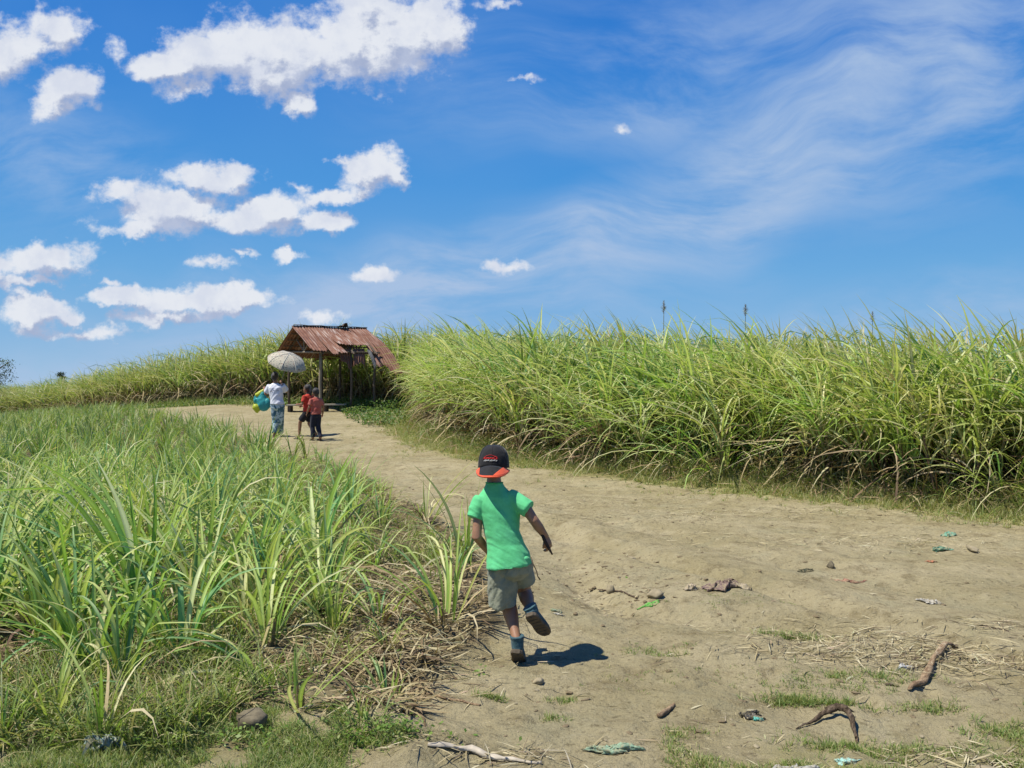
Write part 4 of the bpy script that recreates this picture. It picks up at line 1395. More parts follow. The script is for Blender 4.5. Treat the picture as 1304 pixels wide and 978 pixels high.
        prof = [(-.03, .017), (.04, .029), (.18, .033), (.42, .031), (.62, .037), (.8, .038), (.93, .030), (1.0, .016)]
        def sring(o, z):
            pts = [heel + f * (Ln * t) + s * (w + o) + u * z for t, w in prof] + [heel + f * (Ln * t) - s * (w + o) + u * z for t, w in prof[::-1]]
            return pts
        ring_mesh(bm, [sring(-.003, -.003), sring(.0005, .0), sring(.001, .012), sring(-.002, .018)])
        for k in range(7):
            p = heel + f * Ln * (.06 + .14 * k) - u * .0045
            box(bm, p, (.05 if k not in (0, 6) else .035, .006, .004), Matrix((s, f, u)).transposed().to_quaternion())
        me = bm_mesh(bm, 'sole', False)
        child('sole', me, m_sole, sh)
    shoe(B(658.5, 811, 4.60), B(657.5, 830, 4.555), B(661.5, 843, 4.70), Vector((0, -.25, 1)), 0)
    shoe(B(675.5, 773, 4.605), B(675, 783, 4.555), B(697, 803, 4.615) + Vector((.0, .06, -.035)), Vector((.12, .9, .45)), 0)
    # cap, worn back to front, brim towards the camera
    cap = cloth_mat('black_cap_cotton', (.012, .012, .014), (.007, .007, .008), 40, .8, .25, .3)
    m_or = cloth_mat('orange_red_cap_trim', (.72, .10, .035), (.62, .08, .03), 40, .7, .25, .2)
    cc = B(628.8, 594.0, 4.762)
    up = Vector((.01, .10, 1)).normalized(); bk = Vector((-.12, -1, -.0)); bk = (bk - up * bk.dot(up)).normalized(); rt = up.cross(bk).normalized() * -1
    rt = bk.cross(up).normalized()
    def CL(x, y, z): return cc + rt * x + bk * y + up * z
    bm = bmesh.new()
    rings = []
    for k in range(13):
        a = k / 12 * math.pi / 2
        r = math.cos(a) ** .62 if k < 12 else .02
        z = .122 * math.sin(a) ** .92
        rings.append([CL(.0845 * r * math.cos(t), .090 * r * math.sin(t) + .004 * r, z) for t in np.linspace(0, 2 * math.pi, 33)[:-1]])
    inner = [[CL(.081 * math.cos(t), .0865 * math.sin(t) + .004, -.001) for t in np.linspace(0, 2 * math.pi, 33)[:-1]],
             [CL(.080 * math.cos(t), .0855 * math.sin(t) + .004, .02) for t in np.linspace(0, 2 * math.pi, 33)[:-1]]]
    ring_mesh(bm, inner[::-1] + rings, cap=False)
    ball(bm, CL(0, 0, .123), .006, seg=8)
    for j in range(6):
        t = math.pi / 6 + j * math.pi / 3
        pts = []
        for k in range(12):
            a = k / 12 * math.pi / 2; r = math.cos(a) ** .62
            pts.append(CL(.0852 * r * math.cos(t), .0907 * r * math.sin(t) + .004 * r, .1225 * math.sin(a) ** .92))
        tube(bm, pts, .0013, 5)
    co = child('cap', bm_mesh(bm, 'cap'), cap, root)
    # brim: curved sheet with thickness
    def brim_pt(s_, r_):   # s across -1..1, r out 0..1
        x = s_ * .084 * (1 - .02 * r_)
        edge = math.sqrt(max(0, 1 - (s_ * .985) ** 2))
        y0 = .0935 * edge; yl = .070 * (max(0, 1 - abs(s_) ** 2.6)) ** .6
        y = y0 + r_ * yl
        z = -.004 - r_ * .060 * (yl / .07) - .020 * abs(s_) ** 2 * (1 - .2 * r_) - .012 * s_ * -1 * r_ * 0
        return (x * (1 + .12 * r_), y, z + .010)
    def brim_patch(s0, s1, r0, r1, th, off, ns=26, nr=8):
        bm = bmesh.new()
        top = [[CL(*[a + b for a, b in zip(brim_pt(s0(r) + (s1(r) - s0(r)) * i / ns, r), (0, 0, off + th))]) for i in range(ns + 1)] for r in [r0 + (r1 - r0) * j / nr for j in range(nr + 1)]]
        bot = [[CL(*[a + b for a, b in zip(brim_pt(s0(r) + (s1(r) - s0(r)) * i / ns, r), (0, 0, off - .0))]) for i in range(ns + 1)] for r in [r0 + (r1 - r0) * j / nr for j in range(nr + 1)]]
        tv = [[bm.verts.new(p) for p in row] for row in top]; bv = [[bm.verts.new(p) for p in row] for row in bot]
        for j in range(nr):
            for i in range(ns):
                bm.faces.new((tv[j][i], tv[j][i + 1], tv[j + 1][i + 1], tv[j + 1][i]))
                bm.faces.new((bv[j][i], bv[j + 1][i], bv[j + 1][i + 1], bv[j][i + 1]))
        for i in range(ns):
            bm.faces.new((tv[0][i], bv[0][i], bv[0][i + 1], tv[0][i + 1])); bm.faces.new((tv[nr][i], tv[nr][i + 1], bv[nr][i + 1], bv[nr][i]))
        for j in range(nr):
            bm.faces.new((tv[j][0], tv[j + 1][0], bv[j + 1][0], bv[j][0])); bm.faces.new((tv[j][ns], bv[j][ns], bv[j + 1][ns], tv[j + 1][ns]))
        return bm_mesh(bm, 'brim')
    br = child('brim', brim_patch(lambda r: -.99, lambda r: .99, 0, .90, .004, 0), cap, co)
    child('brim_edge', brim_patch(lambda r: -.99, lambda r: .99, .895, 1.0, .0065, -.0012), m_or, co)
    # orange side panel, on the left as seen here
    child('brim_panel', brim_patch(lambda r: -.97, lambda r: -.72 + .60 * r ** 1.1, .02, .93, .002, .0042), m_or, co)
    child('brim_panel', brim_patch(lambda r: .80 - .16 * r, lambda r: .97, .02, .93, .002, .0042), m_or, co)
    # embroidery on the cap front: red script line in an arched frame and a line of small white letters
    def on_cap(x, z):
        a = math.asin(min(1, (z / .122) ** (1 / .92))); r = math.cos(a) ** .62
        t = math.asin(max(-1, min(1, x / (.0845 * r))))
        return CL(.0845 * r * math.sin(t) * 1.012, (.090 * r * math.cos(t) + .004 * r) * 1.018, z)
    def strokes(name, lines, rad, m):
        bm = bmesh.new()
        for ln in lines:
            pts = []
            for (a, b), (c_, d_) in zip(ln[:-1], ln[1:]):
                for k in range(3): pts.append(on_cap(a + (c_ - a) * k / 3 + .007, b + (d_ - b) * k / 3))
            pts.append(on_cap(ln[-1][0] + .007, ln[-1][1]))
            tube(bm, pts, rad, 6)
        child(name, bm_mesh(bm, name), m, co)
    m_red = plain_mat('red_thread', (.55, .02, .02), .6, .3)
    m_wt = plain_mat('white_thread', (.75, .75, .73), .6, .3)
    arch = [(-.040 + .080 * k / 16, .043 + .022 * math.sin(math.pi * k / 16) ** .7) for k in range(17)]
    script = [[(-.022, .0545), (-.029, .0575), (-.035, .053), (-.035, .046), (-.028, .0425), (-.022, .045)],
              [(-.013, .051), (-.018, .052), (-.0195, .047), (-.016, .0445), (-.0125, .050), (-.0120, .0445), (-.009, .046)],
              [(-.007, .051), (-.006, .0455), (-.005, .050), (-.001, .0515)],
              [(.003, .051), (.000, .0505), (-.001, .047), (.002, .0445), (.005, .0455), (.008, .050), (.008, .0445)],
              [(.010, .0445), (.011, .051), (.0145, .051), (.015, .0445)],
              [(.019, .051), (.0175, .046), (.021, .0445), (.024, .051), (.024, .0445)],
              [(.028, .051), (.031, .0515), (.0325, .047), (.029, .0445), (.027, .048)]]
    strokes('red_lettering', script, .0021, m_red)
    strokes('logo_outline', [arch], .0013, m_red)
    white = []
    for i in range(9):
        x = -.035 + i * .0082; z0, z1 = .0335, .0390
        k = i % 4
        if k == 0: white.append([(x, z1), (x, z0), (x + .0045, z0)])
        elif k == 1: white.append([(x, z0), (x, z1), (x + .0045, z1), (x + .0045, z0)])
        elif k == 2: white.append([(x, z0), (x + .0023, z1), (x + .0045, z0)])
        else: white.append([(x + .0045, z1), (x, z1), (x, z0), (x + .0045, z0)])
    strokes('white_lettering', white, .0014, m_wt)
    # the dark stick in his right hand
    bm = bmesh.new()
    tube(bm, [B(689.5, 677, 4.68), B(694, 688, 4.672), B(699, 697, 4.664), B(703.5, 705, 4.655)], [.008, .010, .0085, .004], 8)
    st = link('stick', bm_mesh(bm, 'stick'), plain_mat('dark_wood', (.06, .038, .025), .8, .2))
    setp(st, 'short dark pointed stick held in the right hand of the running boy', 'stick')

boy()

# ------------------------------------------------------------------ generic clothed figure (far people)
def torso_rings(hip, neck, prof):
    ax = (neck - hip).normalized()
    return prof

# ------------------------------------------------------------------ woman with the parasol
def woman():
    Y0 = 20.8
    foot = P(352, 557, Y0)
    dz = float(H(foot.x, Y0)) - foot.z
    def B(px, py, y=0.0):
        v = P(px, py, Y0 + y); v.z += dz * (py - 470) / 87.0 if py > 470 else 0
        return v
    root = empty('person', B(353, 557, 0), label='woman in a white t-shirt and tie dyed trousers walking under a parasol', cat='woman')
    head = B(350.5, 480, .02); hip = B(353, 513); neck = B(350.5, 488.5, .0)
    sh_l, sh_r = B(342.5, 492.5), B(360.5, 491.5)
    el_l, wr_l = B(338.5, 502, .05), B(336.5, 494, .25)
    el_r, wr_r = B(364.5, 499, .12), B(358.5, 489.5, .26)
    hl, hr = B(349.5, 516), B(357, 516)
    kl, kr = B(351, 535, .05), B(357.5, 535, .08)
    al, ar = B(349.5, 553, -.02), B(356, 552, .20)
    bm = bmesh.new()
    ring_mesh(bm, [ellipse_ring(c, a, b, 20) for c, a, b in [(B(353, 519), .12, .09), (hip, .15, .11), (B(352, 506), .125, .09), (B(351, 498), .145, .10), (B(350.8, 492), .15, .09), (B(350.5, 489), .06, .055), (B(350.5, 486), .048, .05), (B(350.5, 482, .0), .045, .05)]])
    fwd = Vector((.10, 1, -.05))
    L = head_shape(bm, head, .215, fwd)
    limb(bm, [(sh_l, .046), (el_l, .036), (wr_l, .025)], 12)
    limb(bm, [(sh_r, .046), (el_r, .036), (wr_r, .025)], 12)
    limb(bm, [(hl, .088), (kl, .055), (kl.lerp(al, .3), .052), (al, .036)], 12)
    limb(bm, [(hr, .088), (kr, .055), (kr.lerp(ar, .3), .052), (ar, .036)], 12)
    for a in (al, ar):
        ball(bm, a + Vector((0, .06, -.05)), (.042, .12, .03)); ball(bm, a + Vector((0, 0, -.03)), (.035, .045, .045))
    hand_fist(bm, wr_l, Vector((-.3, .7, .25)), Vector((.2, .3, -.9)), Vector((.9, .1, 0)), 1.15)
    hand_fist(bm, wr_r, Vector((-.1, .2, .9)), Vector((-.8, .4, 0)), Vector((0, -.3, .9)), 1.15)
    me = remesh(bm, .009, 2, 'body')
    paint_skin(me, [(L(.14, .37, .02), .012, 1), (L(-.14, .37, .02), .012, 1), (L(0, .40, -.26), .02, 2)])
    child('body', me, [M_SKIN2, M_EYE, M_LIP], root)
    bm = bmesh.new()
    ball(bm, L(0, -.10, .12), (.088, .10, .094)); ball(bm, L(0, -.30, -.05), (.075, .06, .08)); ball(bm, L(.02, -.46, .10), (.045, .045, .045))
    child('hair', remesh(bm, .010, 1, 'hair'), M_HAIR, root)
    def print_extra(t, tc, c):
        return c
    m = cloth_mat('white_cotton', (.72, .74, .80), (.62, .64, .72), 9, .8, .2, .4)
    bm = bmesh.new()
    ring_mesh(bm, [ellipse_ring(c, a, b, 26, pw=2.2) for c, a, b in [(B(350.5, 488), .070, .065), (B(350.8, 490.5), .140, .10), (B(351, 494), .172, .125), (B(351.5, 501), .155, .125), (B(352.5, 509), .150, .130), (B(353.3, 515), .165, .145), (B(353.3, 515), .150, .13), (B(353, 511), .145, .125)]])
    def sleeve(a, b, r0, r1):
        d = (b - a).normalized()
        tube(bm, [a - d * .02, a, b, b, b - d * .04], [r0 * .9, r0, r1, r1 - .015, r1 - .017], 14)
    sleeve(sh_l + Vector((.02, 0, 0)), sh_l.lerp(el_l, .75), .075, .070)
    sleeve(sh_r + Vector((-.02, 0, 0)), sh_r.lerp(el_r, .80), .075, .072)
    me = remesh(bm, .009, 2, 't_shirt'); wrinkle(me, .012, 3, 14, 4, .9)
    ts = child('t_shirt', me, m, root)
    # line of dark lettering across the back
    bm = bmesh.new()
    for i in range(9):
        x = -.10 + i * .024
        c = B(351.5, 498.2) + Vector((x, -.134 + abs(x) * .12, x * .12 + (.012 if i in (3, 4, 5) else 0)))
        if i % 2 == 0:
            box(bm, c, (.014, .006, .005)); box(bm, c + Vector((-.006, 0, .010)), (.004, .006, .022))
        else:
            box(bm, c + Vector((0, 0, .018)), (.014, .006, .005)); box(bm, c + Vector((0, 0, .008)), (.005, .006, .022))
    child('lettering', bm_mesh(bm, 'lettering', False), plain_mat('dark_blue_print', (.05, .06, .16)), ts)
    def tie(t, tc, c):
        n = t.noise(tc, 7, 3, .6, 1.2)
        n = t.ramp(n, .46, .56)
        return t.mix(n, (.05, .13, .18), (.42, .55, .60))
    m = cloth_mat('tie_dyed_blue_cotton', (.08, .2, .26), None, 9, .85, .15, .4, tie)
    bm = bmesh.new()
    ring_mesh(bm, [ellipse_ring(c, a, b, 22) for c, a, b in [(B(353, 510), .135, .115), (B(353, 515), .155, .13), (B(353, 520), .150, .125), (B(353, 523), .10, .08)]])
    for h_, k_, a_ in ((hl, kl, al), (hr, kr, ar)):
        e = a_ + (k_ - a_) * .08
        d = (e - k_).normalized()
        tube(bm, [h_, h_.lerp(k_, .5), k_, k_.lerp(e, .5), e, e, e - d * .04], [.10, .092, .078, .074, .078, .060, .056], 16)
    me = remesh(bm, .009, 2, 'trousers'); wrinkle(me, .016, 3, 12, 9, 1.4)
    child('trousers', me, m, root)
    m = plain_mat('dark_sandal', (.05, .04, .035))
    for a in (al, ar):
        bm = bmesh.new(); ring_mesh(bm, [[a + Vector((x * 1.02, y_, z)) for x, y_ in [(-.04, -.06), (.04, -.06), (.05, .10), (.03, .19), (-.03, .19), (-.05, .10)]] for z in (-.085, -.065)])
        box(bm, a + Vector((0, .09, -.045)), (.096, .03, .05), None, .008)
        child('sandal', bm_mesh(bm, 'sandal', False), m, root)
    # parasol
    hand = wr_r + Vector((-.01, .03, .06))
    pole_d = Vector((.30, -.30, .78)).normalized()
    apex = hand + pole_d * .74
    pr = empty('parasol', hand - pole_d * .12, label='faded floral parasol held tilted over the shoulder of the woman', cat='parasol')
    bm = bmesh.new(); tube(bm, [hand - pole_d * .10, hand + pole_d * .70, apex + pole_d * .06], [.006, .006, .004], 8)
    child('pole', bm_mesh(bm, 'pole'), plain_mat('grey_metal', (.35, .35, .36), .4, .5), pr)
    bm = bmesh.new(); tube(bm, [hand - pole_d * .12, hand - pole_d * .02], [.014, .012], 8)
    child('handle', bm_mesh(bm, 'handle'), plain_mat('dark_handle', (.04, .035, .03)), pr)
    def floral(t, tc, c):
        n = t.noise(tc, 34, 3, .6)
        n2 = t.noise(tc, 17, 3, .6)
        c = t.mix(t.ramp(n, .54, .60), (.47, .43, .33), (.13, .15, .13))
        return t.mix(t.ramp(n2, .60, .66), c, (.30, .17, .14))
    m = cloth_mat('floral_cloth', (.5, .47, .38), None, 20, .75, .2, .15, floral)
    u, v = frame_of(pole_d)
    nr = 8; R0 = .47; depth = .25
    bm = bmesh.new()
    rings = []
    for off in (0, -.004):
        rr = []
        for j in range(1, 11):
            a = j / 10
            ring = []
            for k in range(64):
                ph = 2 * math.pi * k / 64
                seg = (ph * nr / (2 * math.pi)) % 1
                sag = 1 - .055 * a * math.sin(math.pi * seg) ** .8
                r = R0 * math.sin(a * 1.35) / math.sin(1.35) * sag
                z = -depth * (1 - math.cos(a * 1.35)) / (1 - math.cos(1.35)) * (1 + .06 * (1 - sag)) + off
                ring.append(apex + u * (r * math.cos(ph)) + v * (r * math.sin(ph)) + pole_d * z)
            rr.append(ring)
        rings.append(rr)
    allr = rings[0][::1]
    vs = ring_mesh(bm, [[apex + (p - apex) * .02 for p in rings[0][0]]] + rings[0] + rings[1][::-1] + [[apex + (p - apex) * .02 - pole_d * .004 for p in rings[1][0]]], cap=True)
    can = child('canopy', bm_mesh(bm, 'canopy'), m, pr)
    m_rib = plain_mat('rib_metal', (.25, .25, .25), .4, .5)
    for k in range(nr):
        ph = 2 * math.pi * k / nr
        pts = []
        for j in range(11):
            a = j / 10
            r = (R0 + .006) * math.sin(a * 1.35) / math.sin(1.35)
            z = -depth * (1 - math.cos(a * 1.35)) / (1 - math.cos(1.35)) - .008
            pts.append(apex + u * (r * math.cos(ph)) + v * (r * math.sin(ph)) + pole_d * z)
        bm = bmesh.new(); tube(bm, pts, .0035, 5)
        mid = pts[5]
        tube(bm, [apex - pole_d * .28, mid], .0028, 5)
        child('rib', bm_mesh(bm, 'rib'), m_rib, pr)
    bm = bmesh.new()
    for k in range(nr):
        ph = 2 * math.pi * k / nr
        pts = []
        for j in range(0, 11):
            a = j / 10
            r = (R0 + .002) * math.sin(a * 1.35) / math.sin(1.35)
            z = -depth * (1 - math.cos(a * 1.35)) / (1 - math.cos(1.35)) + .003
            pts.append(apex + u * (r * math.cos(ph)) + v * (r * math.sin(ph)) + pole_d * z)
        tube(bm, pts, .006, 5)
    child('seam', bm_mesh(bm, 'seam'), plain_mat('pale_seam', (.62, .60, .52)), can)
    # turquoise and yellow inflated bag in her left hand
    c = P(333.5, 512, Y0 + .32); c.z += dz * .5
    bag = empty('carrier_bag', c + Vector((0, 0, -.28)), label='puffed turquoise and yellow plastic bag carried at the left side of the woman', cat='bag')
    def plastic(name, col):
        m, t = mat(name)
        tc = t.node('ShaderNodeTexCoord').outputs['Object']
        p = principled(t, col, .32, .5, bump(t, t.noise(tc, 12, 4, .6), .6, .03))
        tr = t.node('ShaderNodeBsdfTranslucent'); t.put(tr.inputs[0], col)
        mx = t.node('ShaderNodeMixShader'); mx.inputs[0].default_value = .35
        t.l.new(p, mx.inputs[1]); t.l.new(tr.outputs[0], mx.inputs[2]); finish(t, mx.outputs[0])
        return m
    m_tq, m_ye = plastic('turquoise_plastic', (.06, .42, .45)), plastic('yellow_plastic', (.60, .66, .06))
    s = Y0 / F * .85
    bm = bmesh.new()
    tube(bm, [c + Vector((x * s, yy, z * s)) for x, yy, z in [(2, 0, 15), (1, 0, 10), (0, 0, 4), (2, 0, -4), (1, 0, -11), (0, 0, -13)]], [(.04, .04), (.08, .07), (.13, .10), (.145, .11), (.11, .08), (.04, .04)], 20)
    ball(bm, c + Vector((-8 * s, .02, 4 * s)), (.07, .07, .12)); ball(bm, c + Vector((8 * s, 0, -2 * s)), (.08, .09, .13))
    me = remesh(bm, .012, 3, 'bag'); wrinkle(me, .02, 3, 9, 6, .6)
    child('pouch', me, m_tq, bag)
    bm = bmesh.new()
    tube(bm, [c + Vector((x * s, -.04, z * s)) for x, z in [(-9, -3), (-8, -8), (-6, -13), (-7, -17)]], [.05, .085, .07, .03], 14)
    tube(bm, [c + Vector((x * s, .0, z * s)) for x, z in [(-9, 10), (-3, 14), (2, 17), (4, 20)]], [.05, .055, .045, .02], 12)
    me = remesh(bm, .012, 2, 'trim'); wrinkle(me, .02, 3, 9, 2, .2)
    child('yellow_panel', me, m_ye, bag)
    bm = bmesh.new(); tube(bm, [c + Vector((1 * s, 0, 14 * s)), wr_l + Vector((-.03, .07, .03)), c + Vector((4 * s, 0, 13 * s))], [.012, .010, .012], 8)
    child('strap', bm_mesh(bm, 'strap'), m_ye, bag)

woman()

def kid(cx, Y0, top, foot, label, cat, shirt, bottom, long_trousers, face, hair_long, pose):
    """child about 1.2 m tall"""
    g = P(cx, foot, Y0)
    dz = float(H(g.x, Y0)) - g.z
    k = (foot - top)
    s = Y0 / F
    zt = EYE - (top - CY) * s + dz * .0
    z0 = float(H(g.x, Y0))
    Hh = zt - z0
    f = Vector((math.sin(face), math.cos(face), 0)); r = Vector((f.y, -f.x, 0))
    o = Vector((g.x, Y0, z0))
    def B(a, b, c): return o + r * a * Hh + f * b * Hh + Vector((0, 0, c * Hh))
    root = empty('person', o, label=label, cat=cat)
    head = B(0, .03, .915); neck = B(0, .0, .82)
    kn, an, kn2, an2 = pose['kl'], pose['al'], pose['kr'], pose['ar']
    bm = bmesh.new()
    ring_mesh(bm, [ellipse_ring(B(*c), a * Hh, b * Hh, 20, xdir=r) for c, a, b in [((0, 0, .46), .07, .06), ((0, 0, .52), .085, .068), ((0, 0, .62), .075, .06), ((0, 0, .72), .085, .062), ((0, 0, .775), .08, .055), ((0, 0, .81), .04, .036), ((0, .01, .85), .034, .035)]])
    L = head_shape(bm, head, .165 * Hh, f)
    for sd, q in ((-1, 'l'), (1, 'r')):
        e, w = pose['e' + q], pose['w' + q]
        limb(bm, [(B(sd * .095, 0, .775), .027 * Hh), (B(*e), .022 * Hh), (B(*w), .016 * Hh)], 10)
        hand_fist(bm, B(*w), (B(*w) - B(*e)), Vector((-sd * r.x, -sd * r.y, -.4)), Vector((0, 0, 1)), .85, .6)
    for hx, kk, aa in ((-.045, kn, an), (.045, kn2, an2)):
        limb(bm, [(B(hx, 0, .49), .052 * Hh), (B(*kk), .034 * Hh), (B(*kk).lerp(B(*aa), .3), .033 * Hh), (B(*aa), .021 * Hh)], 10)
        ball(bm, B(*aa) + f * .03 * Hh + Vector((0, 0, -.02 * Hh)), (.028 * Hh, .028 * Hh, .02 * Hh)); ball(bm, B(*aa) + f * .06 * Hh + Vector((0, 0, -.025 * Hh)), (.026 * Hh, .03 * Hh, .016 * Hh))
    me = remesh(bm, .0075, 2, 'body')
    paint_skin(me, [(L(.14, .37, .02), .011, 1), (L(-.14, .37, .02), .011, 1), (L(0, .40, -.26), .018, 2)])
    child('body', me, [M_SKIN2, M_EYE, M_LIP], root)
    bm = bmesh.new()
    hs = .165 * Hh
    ball(bm, L(0, -.11, .15), (.40 * hs, .41 * hs, .40 * hs)); ball(bm, L(0, -.30, -.05), (.33 * hs, .20 * hs, .36 * hs))
    if hair_long: tube(bm, [L(0, -.38, .05), L(0, -.52, -.25), L(0, -.50, -.62), L(0, -.46, -.85)], [.20 * hs, .17 * hs, .13 * hs, .05 * hs], 10)
    child('hair', remesh(bm, .009, 1, 'hair'), M_HAIR, root)
    bm = bmesh.new()
    ring_mesh(bm, [ellipse_ring(B(*c), a * Hh, b * Hh, 24, xdir=r, pw=2.2) for c, a, b in [((0, 0, .815), .045, .042), ((0, 0, .795), .085, .06), ((0, 0, .76), .105, .074), ((0, 0, .68), .098, .078), ((0, 0, .58), .095, .080), ((0, 0, .50), .104, .090), ((0, 0, .50), .094, .080), ((0, 0, .53), .09, .075)]])
    for sd, q in ((-1, 'l'), (1, 'r')):
        a = B(sd * .085, 0, .775); b = a.lerp(B(*pose['e' + q]), .72); d = (b - a).normalized()
        tube(bm, [a - d * .01, a, b, b, b - d * .03], [.042 * Hh, .045 * Hh, .042 * Hh, .034 * Hh, .032 * Hh], 12)
    me = remesh(bm, .0075, 2, 't_shirt'); wrinkle(me, .010, 4, 18, cx, .8)
    child('t_shirt', me, shirt, root)
    bm = bmesh.new()
    ring_mesh(bm, [ellipse_ring(B(*c), a * Hh, b * Hh, 20, xdir=r) for c, a, b in [((0, 0, .535), .086, .072), ((0, 0, .49), .094, .08), ((0, 0, .455), .088, .072), ((0, 0, .44), .05, .045)]])
    for hx, kk, aa in ((-.045, kn, an), (.045, kn2, an2)):
        h_, k_, a_ = B(hx, 0, .485), B(*kk), B(*aa)
        if long_trousers:
            e = a_.lerp(k_, .05); d = (e - k_).normalized()
            tube(bm, [h_, h_.lerp(k_, .5), k_, k_.lerp(e, .5), e, e, e - d * .03], [.062 * Hh, .056 * Hh, .048 * Hh, .044 * Hh, .042 * Hh, .032 * Hh, .03 * Hh], 14)
        else:
            e = h_.lerp(k_, .78); d = (e - h_).normalized()
            tube(bm, [h_, h_.lerp(e, .5), e, e, e - d * .03], [.062 * Hh, .062 * Hh, .063 * Hh, .052 * Hh, .05 * Hh], 14)
    me = remesh(bm, .0075, 2, 'bottom'); wrinkle(me, .009, 4, 16, 3, 1.2)
    child('trousers' if long_trousers else 'shorts', me, bottom, root)
    m = plain_mat('rubber_slipper', (.07, .06, .06))
    for aa in (an, an2):
        bm = bmesh.new(); c = B(*aa) + f * .04 * Hh + Vector((0, 0, -.048 * Hh))
        q = Matrix((r, f, Vector((0, 0, 1)))).transposed().to_quaternion()
        box(bm, c, (.065 * Hh, .15 * Hh, .012), q, .004); box(bm, c + Vector((0, 0, .022)) + f * .02 * Hh, (.062 * Hh, .014, .03), q, .003)
        child('slipper', bm_mesh(bm, 'slipper', False), m, root)

m_red_shirt = cloth_mat('red_cotton', (.50, .045, .025), (.40, .035, .02), 14, .8, .2, .3)
m_black = cloth_mat('black_cotton', (.018, .018, .024), (.012, .012, .016), 16, .85, .15, .3)
m_navy = cloth_mat('navy_cotton', (.018, .021, .040), (.012, .014, .028), 14, .85, .15, .3)
m_pink = cloth_mat('pinkish_red_cotton', (.42, .13, .10), (.34, .06, .045), 5, .8, .2, .3)
kid(392.5, 20.1, 489.5, 555.5, 'child in a bright red t-shirt and black shorts striding to the left beside the shed', 'child', m_red_shirt, m_black, False, R(-62), True,
    dict(kl=(-.05, .15, .30), al=(-.05, .17, .05), kr=(.05, .02, .27), ar=(.05, -.15, .09), el=(-.14, .02, .64), wl=(-.10, .17, .63), er=(.14, .05, .64), wr=(.08, .20, .60)))
kid(402.5, 19.8, 494, 560.5, 'child in a pinkish shirt and long dark trousers close behind the child in red', 'child', m_pink, m_navy, True, R(-35), False,
    dict(kl=(-.05, .06, .27), al=(-.05, .02, .05), kr=(.05, .03, .27), ar=(.06, -.08, .055), el=(-.14, .0, .63), wl=(-.15, .08, .52), er=(.14, -.02, .63), wr=(.15, .04, .50)))

